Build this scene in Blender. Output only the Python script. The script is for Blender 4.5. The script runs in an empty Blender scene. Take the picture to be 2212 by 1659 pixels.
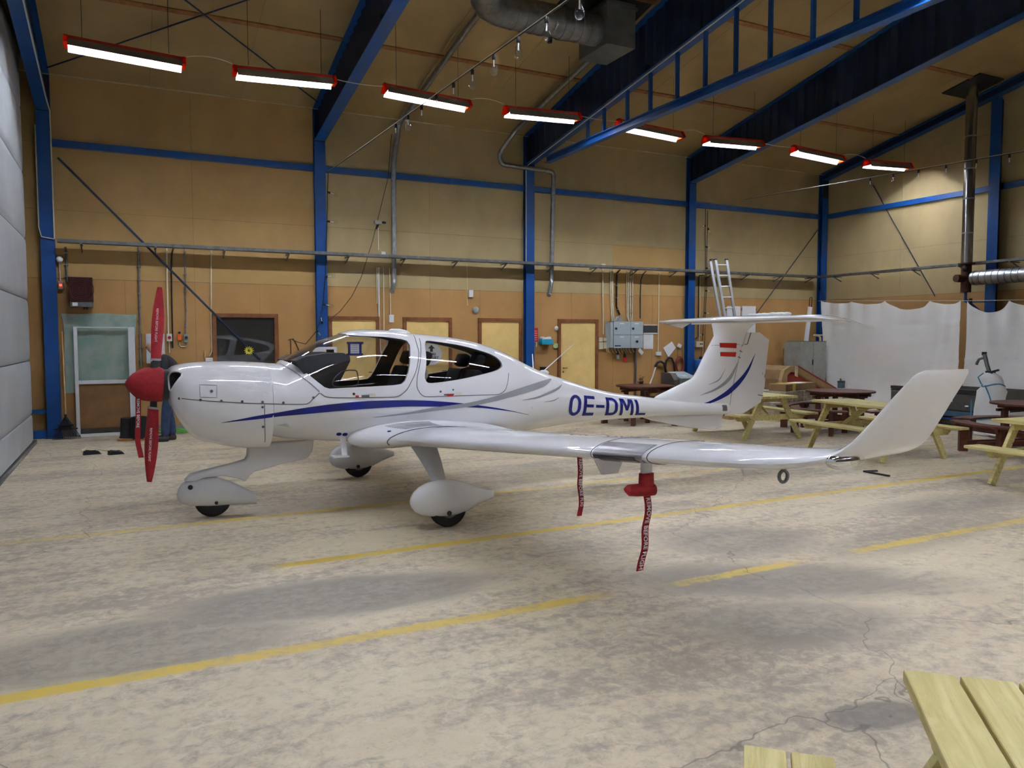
import bpy, bmesh, math, random
from mathutils import Vector, Matrix, Euler
EXPOSURE = 2.75
# floor marks: dark worn patches and a soft dark one under the airplane (x, y, rx, ry, angle, softness, raggedness, strength) and lane lines
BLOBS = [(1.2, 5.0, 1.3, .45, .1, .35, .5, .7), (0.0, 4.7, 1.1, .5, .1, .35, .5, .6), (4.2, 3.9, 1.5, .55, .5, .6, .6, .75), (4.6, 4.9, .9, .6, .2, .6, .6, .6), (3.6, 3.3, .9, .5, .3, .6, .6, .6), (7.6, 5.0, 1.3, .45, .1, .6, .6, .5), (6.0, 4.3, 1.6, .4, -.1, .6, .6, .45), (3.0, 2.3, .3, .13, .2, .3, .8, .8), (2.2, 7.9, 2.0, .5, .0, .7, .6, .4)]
LINES = [(4.27, -.01, -9, 2.75, .055, .9, .45), (4.18, .008, 3.35, 4.6, .055, .75, .6), (4.16, .012, 5.2, 30, .055, .8, .5), (5.88, .016, .96, 30, .052, .95, .4), (7.61, .012, -9, 30, .05, .75, .5)]
HANG = [12.97, 12.4, 11.65, 10.97, 10.25, 9.57, 8.9, 8.22, 7.47, 6.8]
ECY = (10.776, 10.54)
BR1 = ((-.96, 4.80), (2.29, 1.31)); BR2 = ((17.2, 4.75), (14.8, 2.2)); EB = ((13.94, 5.67), (12.12, 2.71))
WINX0, WINX1, WINZ0, WINZ1 = 1.52, 2.575, 1.0, 2.115
ROWSL = [(12.45, 5.80), (5.6, 5.8), (.2, 5.8), (-5.2, 5.8), (-10.5, 5.8)]
c0F = (16.7, 10.88)
S = bpy.context.scene
C = S.collection
R = math.radians
PI = math.pi
# ------------------------------------------------------------------ camera, world, exposure
cam = bpy.data.cameras.new('camera'); cam_o = bpy.data.objects.new('camera', cam); C.objects.link(cam_o)
yw, pt, rl = R(26.546), R(3.387), R(-0.084)
fw = Vector((math.sin(yw)*math.cos(pt), math.cos(yw)*math.cos(pt), -math.sin(pt)))
rt = Vector((math.cos(yw), -math.sin(yw), 0)); up = rt.cross(fw)
rt, up = rt*math.cos(rl)+up*math.sin(rl), up*math.cos(rl)-rt*math.sin(rl)
m = Matrix((rt, up, -fw)).transposed().to_4x4(); m.translation = (0, 0, 1.71)
cam_o.matrix_world = m
cam.sensor_fit = 'HORIZONTAL'; cam.sensor_width = 36.0; cam.lens = 1664.024/2212*36
cam.clip_start = .05; cam.clip_end = 200
S.camera = cam_o
wd = bpy.data.worlds.new('night'); S.world = wd; wd.use_nodes = True
wd.node_tree.nodes['Background'].inputs[0].default_value = (.01, .012, .016, 1)
wd.node_tree.nodes['Background'].inputs[1].default_value = 1.0
S.view_settings.view_transform = 'Standard'; S.view_settings.look = 'None'
S.view_settings.gamma = 1.0; S.view_settings.use_curve_mapping = False
S.view_settings.exposure = EXPOSURE
S.cycles.transparent_max_bounces = 24
TUBE = 38.0          # strength of the fluorescent tubes
# ------------------------------------------------------------------ helpers
def lin(c):
    if isinstance(c, str):
        c = tuple(int(c[i:i+2], 16)/255 for i in (0, 2, 4))
    return tuple(v/12.92 if v <= .04045 else ((v+.055)/1.055)**2.4 for v in c)+(1,)
class N:
    """small node-graph helper"""
    def __init__(s, name):
        s.m = bpy.data.materials.new(name); s.m.use_nodes = True; s.t = s.m.node_tree
        s.t.nodes.clear(); s.out = s.t.nodes.new('ShaderNodeOutputMaterial')
    def n(s, typ, ins=None, **kw):
        nd = s.t.nodes.new('ShaderNode'+typ)
        for k, v in kw.items(): setattr(nd, k, v)
        for k, v in (ins or {}).items():
            i = nd.inputs[k]
            if hasattr(v, 'is_linked') or isinstance(v, bpy.types.NodeSocket): s.t.links.new(v, i)
            else: i.default_value = v
        return nd
    def math(s, op, a, b=0.0, c=None):
        d = {0: a, 1: b}
        if c is not None: d[2] = c
        return s.n('Math', d, operation=op).outputs[0]
    def noise(s, scale, detail=3, rough=.5, vec=None, dist=0.0):
        d = {'Scale': scale, 'Detail': detail, 'Roughness': rough, 'Distortion': dist}
        if vec is not None: d['Vector'] = vec
        return s.n('TexNoise', d).outputs[0]
    def ramp(s, f, a, b):
        return s.n('MapRange', {0: f, 1: a, 2: b, 3: 0.0, 4: 1.0}, interpolation_type='SMOOTHSTEP').outputs[0]
    def mix(s, f, a, b):
        nd = s.t.nodes.new('ShaderNodeMix'); nd.data_type = 'RGBA'
        for i, v in ((0, f), (6, a), (7, b)):
            if isinstance(v, bpy.types.NodeSocket): s.t.links.new(v, nd.inputs[i])
            else: nd.inputs[i].default_value = v
        return nd.outputs[2]
    def coord(s, which='Object'):
        return s.n('TexCoord').outputs[which]
    def pos(s): return s.n('NewGeometry').outputs['Position']
    def mapv(s, vec, scale=(1, 1, 1), loc=(0, 0, 0), rot=(0, 0, 0)):
        return s.n('Mapping', {'Vector': vec, 'Scale': scale, 'Location': loc, 'Rotation': rot}).outputs[0]
    def fin(s, col, rough=.5, metal=0.0, bump=None, bs=.2, bd=.01, **kw):
        p = s.t.nodes.new('ShaderNodeBsdfPrincipled')
        def st(k, v):
            if isinstance(v, bpy.types.NodeSocket): s.t.links.new(v, p.inputs[k])
            else: p.inputs[k].default_value = v
        st('Base Color', col); st('Roughness', rough); st('Metallic', metal)
        for k, v in kw.items(): st(k.replace('_', ' '), v)
        if bump is not None:
            b = s.n('Bump', {'Height': bump, 'Strength': bs, 'Distance': bd}); s.t.links.new(b.outputs[0], p.inputs['Normal'])
        s.t.links.new(p.outputs[0], s.out.inputs[0]); return s.m
MATS = {}
def pm(name, col, rough=.5, metal=0.0, var=.12, scale=6.0, bump=0.0, bscale=60.0, **kw):
    if name in MATS: return MATS[name]
    g = N(name); c = lin(col); v = g.coord()
    f = g.noise(scale, 4, .6, v)
    lo = tuple(x*(1-var) for x in c[:3])+(1,); hi = tuple(min(1, x*(1+var)) for x in c[:3])+(1,)
    col2 = g.mix(g.ramp(f, .3, .7), lo, hi)
    bmp = g.noise(bscale, 3, .6, v) if bump else None
    MATS[name] = g.fin(col2, rough, metal, bmp, bump, .01, **kw); return MATS[name]
class B:
    """collects shapes, links them as ONE mesh object"""
    def __init__(s): s.v = []; s.f = []; s.mi = []; s.k = 0
    def mat(s, k): s.k = k; return s
    def add(s, vs, fs):
        o = len(s.v); s.v += [Vector(p) for p in vs]
        s.f += [tuple(i+o for i in f) for f in fs]; s.mi += [s.k]*len(fs); return s
    def box(s, a, b, M=None, bev=0.0):
        x0, y0, z0 = (min(a[i], b[i]) for i in range(3)); x1, y1, z1 = (max(a[i], b[i]) for i in range(3))
        if bev:
            bm = bmesh.new(); bmesh.ops.create_cube(bm, size=1)
            for v in bm.verts: v.co = Vector(((x0+x1)/2+v.co.x*(x1-x0), (y0+y1)/2+v.co.y*(y1-y0), (z0+z1)/2+v.co.z*(z1-z0)))
            bmesh.ops.bevel(bm, geom=bm.edges[:], offset=bev, segments=2, affect='EDGES', profile=.5)
            bm.verts.index_update(); vs = [v.co.copy() for v in bm.verts]; fs = [tuple(v.index for v in f.verts) for f in bm.faces]; bm.free()
        else:
            vs = [(x0, y0, z0), (x1, y0, z0), (x1, y1, z0), (x0, y1, z0), (x0, y0, z1), (x1, y0, z1), (x1, y1, z1), (x0, y1, z1)]
            fs = [(3, 2, 1, 0), (4, 5, 6, 7), (0, 1, 5, 4), (1, 2, 6, 5), (2, 3, 7, 6), (3, 0, 4, 7)]
        if M: vs = [M @ Vector(p) for p in vs]
        return s.add(vs, fs)
    def beam(s, p, q, w, h, upv=(0, 0, 1), bev=0.0):
        p, q = Vector(p), Vector(q); d = q-p; L = d.length; d.normalize()
        u = Vector(upv)
        if abs(d.dot(u)) > .99: u = Vector((0, 1, 0)) if abs(d.y) < .9 else Vector((1, 0, 0))
        r = d.cross(u).normalized(); u = r.cross(d)
        M = Matrix((d, r, u)).transposed().to_4x4(); M.translation = p
        return s.box((0, -w/2, -h/2), (L, w/2, h/2), M, bev)
    def tube(s, pts, r, n=8, cap=True, closed=False):
        pts = [Vector(p) for p in pts]; k = len(pts); rr = r if isinstance(r, (list, tuple)) else [r]*k
        vs = []; ref = None
        for i, p in enumerate(pts):
            a = pts[i-1] if (i or closed) else p; b = pts[(i+1) % k] if (i < k-1 or closed) else p
            d = (b-a).normalized()
            if ref is None: ref = Vector((0, 0, 1)) if abs(d.z) < .9 else Vector((1, 0, 0))
            u = (ref-d*ref.dot(d)).normalized(); ref = u; w = d.cross(u)
            for j in range(n):
                t = 2*PI*j/n; vs.append(p+(u*math.cos(t)+w*math.sin(t))*rr[i])
        fs = []
        for i in range(k if closed else k-1):
            for j in range(n):
                a, b = i*n+j, i*n+(j+1) % n; c2, d2 = ((i+1) % k)*n+(j+1) % n, ((i+1) % k)*n+j
                fs.append((a, b, c2, d2))
        if cap and not closed: fs += [tuple(range(n-1, -1, -1)), tuple((k-1)*n+j for j in range(n))]
        return s.add(vs, fs)
    def cyl(s, p, q, r, n=16, r2=None): return s.tube([p, q], [r, r if r2 is None else r2], n)
    def loft(s, secs, cap=True, closed=True):
        n = len(secs[0]); vs = [p for q in secs for p in q]; fs = []
        for i in range(len(secs)-1):
            for j in range(n if closed else n-1):
                fs.append((i*n+j, i*n+(j+1) % n, (i+1)*n+(j+1) % n, (i+1)*n+j))
        if cap and closed: fs += [tuple(range(n-1, -1, -1)), tuple((len(secs)-1)*n+j for j in range(n))]
        return s.add(vs, fs)
    def lathe(s, prof, n=16, M=None, cap=True):
        secs = [[(r*math.cos(2*PI*j/n), r*math.sin(2*PI*j/n), z) for j in range(n)] for r, z in prof]
        if M: secs = [[M @ Vector(p) for p in q] for q in secs]
        return s.loft(secs, cap)
    def prism(s, poly, t0, t1, f=None):
        """2-D outline swept between t0 and t1; f(u, v, t) gives the point"""
        f = f or (lambda u, v, t: (u, t, v)); n = len(poly)
        vs = [f(u, v, t0) for u, v in poly]+[f(u, v, t1) for u, v in poly]
        fs = [tuple(range(n)), tuple(range(2*n-1, n-1, -1))]+[(i, i+n, (i+1) % n+n, (i+1) % n) for i in range(n)]
        return s.add(vs, fs)
    def sphere(s, c, r, n=12, m=8):
        r = r if isinstance(r, (list, tuple)) else (r, r, r); c = Vector(c)
        prof = [(math.sin(PI*i/m), -math.cos(PI*i/m)) for i in range(m+1)]
        prof[0] = (.02, -1); prof[-1] = (.02, 1)
        return s.loft([[c+Vector((a*math.cos(2*PI*j/n)*r[0], a*math.sin(2*PI*j/n)*r[1], z*r[2])) for j in range(n)] for a, z in prof])
    def mesh(s, name):
        me = bpy.data.meshes.new(name); me.from_pydata([tuple(v) for v in s.v], [], s.f)
        if any(s.mi): me.polygons.foreach_set('material_index', s.mi)
        bm = bmesh.new(); bm.from_mesh(me); bmesh.ops.recalc_face_normals(bm, faces=bm.faces[:]); bm.to_mesh(me); bm.free()
        return me
def shade(me, ang=40):
    me.polygons.foreach_set('use_smooth', [True]*len(me.polygons)); me.set_sharp_from_angle(angle=R(ang))
def obj(name, b, mat, parent=None, smooth=None, label=None, cat=None, group=None, kind=None):
    """one mesh object; as a part its points are given in the frame of its parent (thing)"""
    me = b.mesh(name) if isinstance(b, B) else b
    for q in (mat if isinstance(mat, (list, tuple)) else [mat]): me.materials.append(q)
    o = bpy.data.objects.new(name, me); C.objects.link(o)
    if parent is not None: o.parent = parent
    elif kind != 'structure' and len(me.vertices):
        xs = [v.co for v in me.vertices]
        c = Vector(((min(v.x for v in xs)+max(v.x for v in xs))/2, (min(v.y for v in xs)+max(v.y for v in xs))/2, min(v.z for v in xs)))
        me.transform(Matrix.Translation(-c)); o.location = c
    if smooth: shade(me, smooth)
    tag(o, label, cat, group, kind); return o
def tag(o, label=None, cat=None, group=None, kind=None):
    if label: o['label'] = label
    if cat: o['category'] = cat
    if group: o['group'] = group
    if kind: o['kind'] = kind
    return o
def thing(name, label, cat, loc=(0, 0, 0), rz=0.0, group=None):
    o = bpy.data.objects.new(name, None); C.objects.link(o); o.empty_display_size = .1
    o.location = loc; o.rotation_euler = (0, 0, rz); return tag(o, label, cat, group)
def wpart(name, b, mat, par, smooth=None, label=None, kind=None):
    """a part whose shapes were collected in room coordinates (parent without rotation)"""
    p = par
    while p is not None:
        for i in range(len(b.v)): b.v[i] = b.v[i]-p.location
        p = p.parent
    return obj(name, b, mat, par, smooth, label, None, None, kind)
def dup(root, loc=None, rz=None, label=None, parent=None):
    r = root.copy(); C.objects.link(r)
    if parent is not None: r.parent = parent
    if loc is not None: r.location = loc
    if rz is not None: r.rotation_euler = (0, 0, rz)
    if label: r['label'] = label
    for ch in list(root.children): dup(ch, parent=r)
    return r
def boolean(a, cutters, op):
    """apply boolean operations to mesh a, return a new mesh"""
    oa = bpy.data.objects.new('tmp', a); C.objects.link(oa); tmp = [oa]
    for cme, o in zip(cutters, op):
        oc = bpy.data.objects.new('tmp', cme); C.objects.link(oc); tmp.append(oc)
        md = oa.modifiers.new('b', 'BOOLEAN'); md.operation = o; md.solver = 'EXACT'; md.object = oc
        md.material_mode = 'TRANSFER'
    dg = bpy.context.evaluated_depsgraph_get(); dg.update()
    me = bpy.data.meshes.new_from_object(oa.evaluated_get(dg))
    for q in tmp: bpy.data.objects.remove(q)
    return me
def text_mesh(txt, size, ext=.001, bold=0.0, spacing=1.0):
    cu = bpy.data.curves.new('t', 'FONT'); cu.body = txt; cu.size = size; cu.extrude = ext; cu.offset = bold
    cu.space_character = spacing; cu.resolution_u = 3
    o = bpy.data.objects.new('t', cu); C.objects.link(o)
    dg = bpy.context.evaluated_depsgraph_get(); dg.update()
    me = bpy.data.meshes.new_from_object(o.evaluated_get(dg)); bpy.data.objects.remove(o); me.materials.clear(); return me
def lettering(name, txt, size, M, mat, parent, ext=.001, bold=0.0, spacing=1.0, center=True, label=None):
    me = text_mesh(txt, size, ext, bold, spacing); xs = [v.co for v in me.vertices]
    if center:
        c = Vector(((min(v.x for v in xs)+max(v.x for v in xs))/2, (min(v.y for v in xs)+max(v.y for v in xs))/2, 0))
        me.transform(Matrix.Translation(-c))
    me.transform(M); return obj(name, me, mat, parent, label=label)
FRONT = Matrix(((1, 0, 0), (0, 0, -1), (0, 1, 0))).to_4x4()      # text facing -Y, upright
def wob(pts, a, rng):
    return [Vector(p)+Vector((rng.uniform(-a, a), rng.uniform(-a, a), rng.uniform(-a, a))) for p in pts]
def arc(p0, p1, sag, n=12):
    p0, p1 = Vector(p0), Vector(p1)
    return [p0.lerp(p1, i/n)-Vector((0, 0, sag*4*(i/n)*(1-i/n))) for i in range(n+1)]
# ------------------------------------------------------------------ materials
white = None
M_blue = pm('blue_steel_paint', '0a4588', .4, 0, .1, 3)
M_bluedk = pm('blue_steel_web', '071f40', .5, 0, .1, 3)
M_galv = pm('galvanised_steel', '9a9da0', .35, .85, .15, 12)
M_galvd = pm('weathered_galvanised', '77787a', .45, .8, .2, 8)
M_dark = pm('black_rubber', '16161a', .7, 0, .2, 20)
M_plastic = pm('white_plastic', 'dedede', .45, 0, .05)
M_cable = pm('grey_white_cable', 'c9c4b4', .55, 0, .08)
M_cream = pm('cream_plastic_pipe', 'd8cdb0', .5, 0, .08)
M_black = pm('black_plastic', '101012', .5, 0, .2)
M_red = pm('red_cloth', '9c1420', .75, 0, .2, 25, .15, 300)
M_orange = pm('orange_red_lamp_housing', 'b02a10', .5, 0, .1)
M_paper = pm('white_paper', 'e6e6ea', .8, 0, .03)
M_greymetal = pm('grey_painted_metal', '8f9494', .45, 0, .06)
M_brass = pm('dark_rust_steel', '4a2c20', .7, .3, .35, 30, .3)
def glass_mat(name, tint=(.93, .95, .97), ior=1.5, rough=0.0):
    """thin pane: clear straight-through light plus a Fresnel mirror on top"""
    g = N(name); bf = g.n('NewGeometry').outputs['Backfacing']
    fr = g.n('Fresnel', {'IOR': g.math('ADD', ior, g.math('MULTIPLY', bf, 1/ior-ior))}).outputs[0]
    t = g.n('BsdfTransparent', {'Color': tint+(1,)}).outputs[0]
    gl = g.n('BsdfGlossy', {'Color': (1, 1, 1, 1), 'Roughness': rough}).outputs[0]
    mx = g.n('MixShader', {0: fr, 1: t, 2: gl}); g.t.links.new(mx.outputs[0], g.out.inputs[0]); return g.m
M_glass = glass_mat('clear_glass')
def emit_mat(name, col, strength):
    g = N(name); e = g.n('Emission', {'Color': lin(col), 'Strength': strength}).outputs[0]
    g.t.links.new(e, g.out.inputs[0]); return g.m
# ------------------------------------------------------------------ the hall
XL, XE, YW, YF, XR = -1.42, 17.5, 15.42, -14.0, 17.5
SL = .215
def roof(y): return 6.25+SL*(15.4-abs(y)) if True else 0
g = N('worn_concrete_floor')
P = g.pos(); sx = g.n('SeparateXYZ', {0: P}); X, Y = sx.outputs[0], sx.outputs[1]
st = g.mapv(P, (.55, 1.5, 1), rot=(0, 0, R(-6)))
n1 = g.noise(.7, 6, .6, st); n2 = g.noise(3.2, 8, .68, st, .6); n3 = g.noise(13, 7, .72, P, .4); n4 = g.noise(55, 4, .7, P)
paint = lin('c8b89c'); bare = lin('8a7d70'); pale = lin('d6c8ac')
k = g.math('ADD', g.math('MULTIPLY', n1, .55), g.math('ADD', g.math('MULTIPLY', n2, .5), g.math('MULTIPLY', n3, .55)))
worn = g.ramp(k, .70, .93)
col = g.mix(g.ramp(n2, .3, .7), paint, pale)
col = g.mix(g.math('MULTIPLY', worn, .8), col, bare)
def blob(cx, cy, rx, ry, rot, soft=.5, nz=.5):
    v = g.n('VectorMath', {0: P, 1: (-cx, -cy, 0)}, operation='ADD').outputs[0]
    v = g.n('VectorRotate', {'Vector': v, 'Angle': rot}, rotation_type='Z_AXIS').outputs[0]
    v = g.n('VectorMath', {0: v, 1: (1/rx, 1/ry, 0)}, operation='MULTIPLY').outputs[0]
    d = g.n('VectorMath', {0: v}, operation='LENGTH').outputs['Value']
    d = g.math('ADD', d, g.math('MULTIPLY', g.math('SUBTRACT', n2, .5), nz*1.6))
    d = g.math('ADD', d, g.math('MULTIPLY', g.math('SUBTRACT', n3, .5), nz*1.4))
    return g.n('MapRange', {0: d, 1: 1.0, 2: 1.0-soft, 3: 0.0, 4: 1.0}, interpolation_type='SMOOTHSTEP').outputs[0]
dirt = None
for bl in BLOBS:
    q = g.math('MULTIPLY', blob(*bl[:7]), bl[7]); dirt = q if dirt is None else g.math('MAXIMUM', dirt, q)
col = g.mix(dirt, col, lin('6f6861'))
col = g.mix(g.math('MULTIPLY', g.ramp(n4, .56, .72), .35), col, lin('6d655a'))
col = g.mix(g.math('MULTIPLY', g.ramp(g.noise(28, 6, .75, st, 1.2), .60, .66), .38), col, lin('7d7468'))
# yellow lane lines, scuffed
yl = None
for (a, b, x0, x1, wdt, s0, s1) in LINES:
    d = g.math('ABSOLUTE', g.math('SUBTRACT', Y, g.math('ADD', a, g.math('MULTIPLY', X, b))))
    d = g.math('ADD', d, g.math('MULTIPLY', g.math('SUBTRACT', n3, .5), .05))
    q = g.ramp(d, wdt+.012, wdt-.012)
    q = g.math('MULTIPLY', q, g.math('MULTIPLY', g.ramp(X, x0-.12, x0+.12), g.ramp(X, x1+.25, x1-.25)))
    q = g.math('MULTIPLY', q, g.math('SUBTRACT', s0, g.math('MULTIPLY', g.ramp(k, .72, .92), s1)))
    yl = q if yl is None else g.math('MAXIMUM', yl, q)
col = g.mix(yl, col, lin('cfae2c'))
# hairline cracks
vo = g.n('TexVoronoi', {'Vector': g.n('VectorMath', {0: P, 1: g.n('VectorMath', {0: g.n('TexNoise', {'Vector': P, 'Scale': 1.3, 'Detail': 4}).outputs[1], 'Scale': .9}, operation='SCALE').outputs[0]}, operation='ADD').outputs[0], 'Scale': .23}, feature='DISTANCE_TO_EDGE').outputs[0]
crack = g.ramp(vo, .0016, .0004)
col = g.mix(g.math('MULTIPLY', crack, .55), col, lin('4a443d'))
hgt = g.math('SUBTRACT', g.math('MULTIPLY', n3, .3), g.math('ADD', g.math('MULTIPLY', worn, .4), crack))
M_floor = g.fin(col, g.math('ADD', .42, g.math('MULTIPLY', n3, .3)), 0, hgt, .12, .004)
def board_mat(name, col, grain=.08, sc=1.0):
    g = N(name); c = lin(col); P = g.pos(); info = g.n('ObjectInfo').outputs['Random']
    f = g.noise(.9*sc, 5, .6, g.mapv(P, (1, 1, .6))); f2 = g.noise(9*sc, 5, .7, P)
    lo = tuple(v*(1-grain*1.6) for v in c[:3])+(1,); hi = tuple(v*(1+grain) for v in c[:3])+(1,)
    cc = g.mix(g.ramp(f, .3, .7), lo, hi)
    cc = g.mix(g.math('MULTIPLY', g.ramp(f2, .62, .8), .25), cc, tuple(v*.75 for v in c[:3])+(1,))
    cc = g.mix(g.math('MULTIPLY', info, .16), cc, tuple(v*.82 for v in c[:3])+(1,))
    return g.fin(cc, .75, 0, f2, .08, .004)
M_low = board_mat('ochre_wall_board', 'ae844e')
M_upper = board_mat('beige_wall_board', 'a9956a')
M_upleft = board_mat('tan_wall_board', 'b18e57')
M_ceil = board_mat('ceiling_board', '9c8356')
M_batten = pm('reddish_wood_batten', '8a5a30', .7, 0, .25, 8)
M_off = pm('bare_wall', '5d5344', .8)
FW = 0.21     # flange width of the portal frames
FRAMES = [-1.155, 3.485, 8.137, 12.72, 17.34]
# ------------------------------------------------------------------ structure
YB = 15.5      # face of the back wall
XE = 17.47     # face of the end wall
def ztop(y): return 6.25+SL*(15.4-abs(y))
fl = B().box((-3, -14, -.2), (18, 16, 0)); obj('floor', fl, M_floor, kind='structure')
cl = B()
cl.prism([(16, ztop(16)), (0, ztop(0)), (-14, ztop(-14)), (-14, ztop(-14)+.2), (0, ztop(0)+.2), (16, ztop(16)+.2)], -3, 18, lambda u, v, t: (t, u, v))
ceil = obj('ceiling', cl, M_off, kind='structure')
nrm = Vector((0, SL, 1)).normalized(); dn = Vector((0, 1, -SL)).normalized()
def roofbox(x0, x1, y0, y1, d0, d1):
    b = B(); vs = []
    for d in (d0, d1):
        for x, y in ((x0, y0), (x1, y0), (x1, y1), (x0, y1)):
            vs.append(Vector((x, y, ztop(y)))-nrm*d)
    return b.add(vs, [(0, 1, 2, 3), (7, 6, 5, 4), (0, 4, 5, 1), (1, 5, 6, 2), (2, 6, 7, 3), (3, 7, 4, 0)])
BAT = [13.12, 10.64, 8.18, 5.72, 3.26, .8]
edges = [15.5]+BAT
for i in range(len(edges)-1):
    x = -2.6
    while x < 17.4:
        x1 = min(x+1.545, 17.46)
        obj('ceiling_panel', roofbox(x+.003, x1-.003, edges[i]-.012, edges[i+1]+.012, .0, .014), M_ceil, ceil); x = x1
rng = random.Random(4)
for y in BAT:
    for a, b in zip([-2.6]+FRAMES, FRAMES+[17.46]):
        if b-a > .3: obj('ceiling_batten', roofbox(a+.01, b-.01, y+.05, y-.05, .01, .035), M_batten, ceil)
obj('trim_1', roofbox(-2.6, 17.46, 15.5, 15.47, .01, .03), pm('pale_sealant', 'b7a583', .8), kind='structure')
wb = obj('wall_back', B().box((-3, YB+.012, 0), (18, YB+.15, 6.6)), M_off, kind='structure')
ROWS = [(.13, 2.755, 1.158), (2.761, 3.93, 2.3158), (3.935, 5.05, 2.3158), (5.055, 6.27, 2.3158)]
WIN = (.79, 2.28)     # dark window in the left bay (x range); glass sits in a real recess
for r, (z0, z1, w) in enumerate(ROWS):
    for i, f in enumerate(FRAMES[:-1]):
        n = round(4.6325/w)
        for j in range(n):
            x0, x1 = f+j*w+.002, f+(j+1)*w-.002
            mt = M_low if r == 0 else (M_upleft if i == 0 else M_upper)
            if r == 1 and i == 3-1 and j == 1: mt = M_upleft
            zz = z0
            if r == 0 and x1 > WINX0 and x0 < WINX1:
                b = B()
                if x0 < WINX0: b.box((x0, YB, z0), (WINX0, YB+.012, z1))
                if x1 > WINX1: b.box((WINX1, YB, z0), (x1, YB+.012, z1))
                b.box((max(x0, WINX0), YB, WINZ1), (min(x1, WINX1), YB+.012, z1)); b.box((max(x0, WINX0), YB, z0), (min(x1, WINX1), YB+.012, WINZ0))
            else: b = B().box((x0, YB+rng.uniform(0, .003), z0), (x1, YB+.012, z1))
            obj('wall_panel', b, mt, wb)
    obj('wall_panel', B().box((-2.9, YB, z0), (FRAMES[0]-.004, YB+.012, z1)), M_low if r == 0 else M_upleft, wb)
    if r == 0: obj('plinth', B().box((-2.9, YB-.004, 0), (XE, YB+.012, .126)), pm('grey_concrete_plinth', '85807a', .8), wb)
we = obj('wall_end', B().box((XE+.012, -14, 0), (XE+.2, 16, 9.8)), M_off, kind='structure')
for r, (z0, z1, w) in enumerate(ROWS+[(6.275, 7.5, 2.4), (7.505, 8.7, 2.4)]):
    y = YB
    while y > 3:
        y1 = y-(1.2 if r == 0 else 2.4)
        if ztop(y1) > z0:
            obj('wall_panel', B().box((XE, y-.002, z0), (XE+.012, y1+.002, min(z1, ztop(y1)))), M_low if r == 0 else M_upper, we)
        y = y1
obj('wall_front', B().box((-3, -14.2, 0), (18, -14, 6.8)), pm('dark_front_wall', '54483a', .8), kind='structure')
obj('wall_left', B().box((-1.9, -14, 0), (-1.75, 16, 9.8)), pm('dark_left_wall', '4a463f', .8), kind='structure')
# hangar door: grey insulated sections along the left side
M_door = pm('grey_hangar_door_skin', 'a9adb1', .5, 0, .07, 1.2, .25, 7)
hd = thing('hangar_door', 'grey sectional hangar door running along the left side of the hall', 'door', (-1.42, 6, 0))
zj = [.06, .49, 1.365, 2.335, 3.31, 4.35, 5.35, 6.25]
for z0, z1 in zip(zj, zj[1:]):
    b = B(); prof = []
    sec = [(-.02, 0), (.02, .0), (.035, .03), (.04, .12), (.04, .88), (.035, .97), (.02, 1), (-.02, 1)]
    secs = []
    for y, k in ((-8, 0), (13.9, 0), (14.3, .25), (14.55, .8), (14.68, 1.7), (14.75, 2.6)):
        secs.append([(-1.42+a*1.0-.02*k*k, y, z0+.006+(z1-z0-.012)*t) for a, t in sec])
    wpart('door_section', b.loft(secs), M_door, hd, 30)
wpart('bottom_seal', B().box((-1.46, -8, 0), (-1.36, 14.75, .055)), M_galvd, hd)
wpart('guide_rail', B().box((-1.52, -8, 6.25), (-1.40, 14.9, 6.33)), M_galvd, hd)
# steel portal frames
def frame(i, X, label, end=False):
    t = thing('portal_frame', label, 'steel frame', (X, 15.4, 0)); hw = FW/2
    c = B().box((X-hw, 15.36, 0), (X+hw, 15.375, 5.72 if not end else 6.12)).box((X-hw, YB-.012, 0), (X+hw, YB, 6.2)).box((X-.006, 15.37, 0), (X+.006, YB, 6.2))
    wpart('column', c, M_blue, t)
    wpart('base_plate', B().box((X-hw-.03, 15.3, 0), (X+hw+.03, YB, .02)), M_blue, t)
    bot = (lambda y: ztop(y)-.22) if end else (lambda y: 5.57+.15*(15.4-abs(y)))
    w = B(); ys = [15.37-k*.12 for k in range(0, 129)]
    for k in range(len(ys)-1):
        o0, o1 = (.018 if k % 2 else -.018), (-.018 if k % 2 else .018)
        if end: o0 = o1 = 0
        a, b2 = ys[k], ys[k+1]
        w.add([(X+o0, a, bot(a)), (X+o1, b2, bot(b2)), (X+o1, b2, ztop(b2)-.03), (X+o0, a, ztop(a)-.03)], [(0, 1, 2, 3)])
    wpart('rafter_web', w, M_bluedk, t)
    def flange(f0, y0, y1): return B().beam((X, y0, f0(y0)), (X, y1, f0(y1)), FW, .016)
    wpart('lower_flange', flange(bot, 15.36, .02), M_blue, t)
    wpart('upper_flange', flange(lambda y: ztop(y)-.03, 15.45, .02), M_blue, t)
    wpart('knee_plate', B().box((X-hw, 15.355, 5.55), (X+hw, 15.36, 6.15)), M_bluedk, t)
    for s0 in ([] if end else (13.2, 11.0)):
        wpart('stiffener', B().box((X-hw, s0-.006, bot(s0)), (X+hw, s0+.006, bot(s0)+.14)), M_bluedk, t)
    return t, bot
NM = ['leftmost blue portal frame beside the grey hangar door', 'blue portal frame behind the cockpit, its deep rafter rising over the second lamp',
      'blue portal frame with a level tie beam and upright hangers under its rafter', 'blue portal frame beside the aluminium ladder, its deep rafter crossing the upper right',
      'slim blue corner frame where back and end wall meet']
fr = [frame(i, x, NM[i], i == 4)[0] for i, x in enumerate(FRAMES)]
X3 = FRAMES[2]
wpart('tie_beam', B().box((X3-.07, -14, 5.44), (X3+.07, 14.6, 5.455)).box((X3-.07, -14, 5.56), (X3+.07, 14.6, 5.575)).box((X3-.006, -14, 5.45), (X3+.006, 14.6, 5.565)), M_blue, fr[2])
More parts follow.
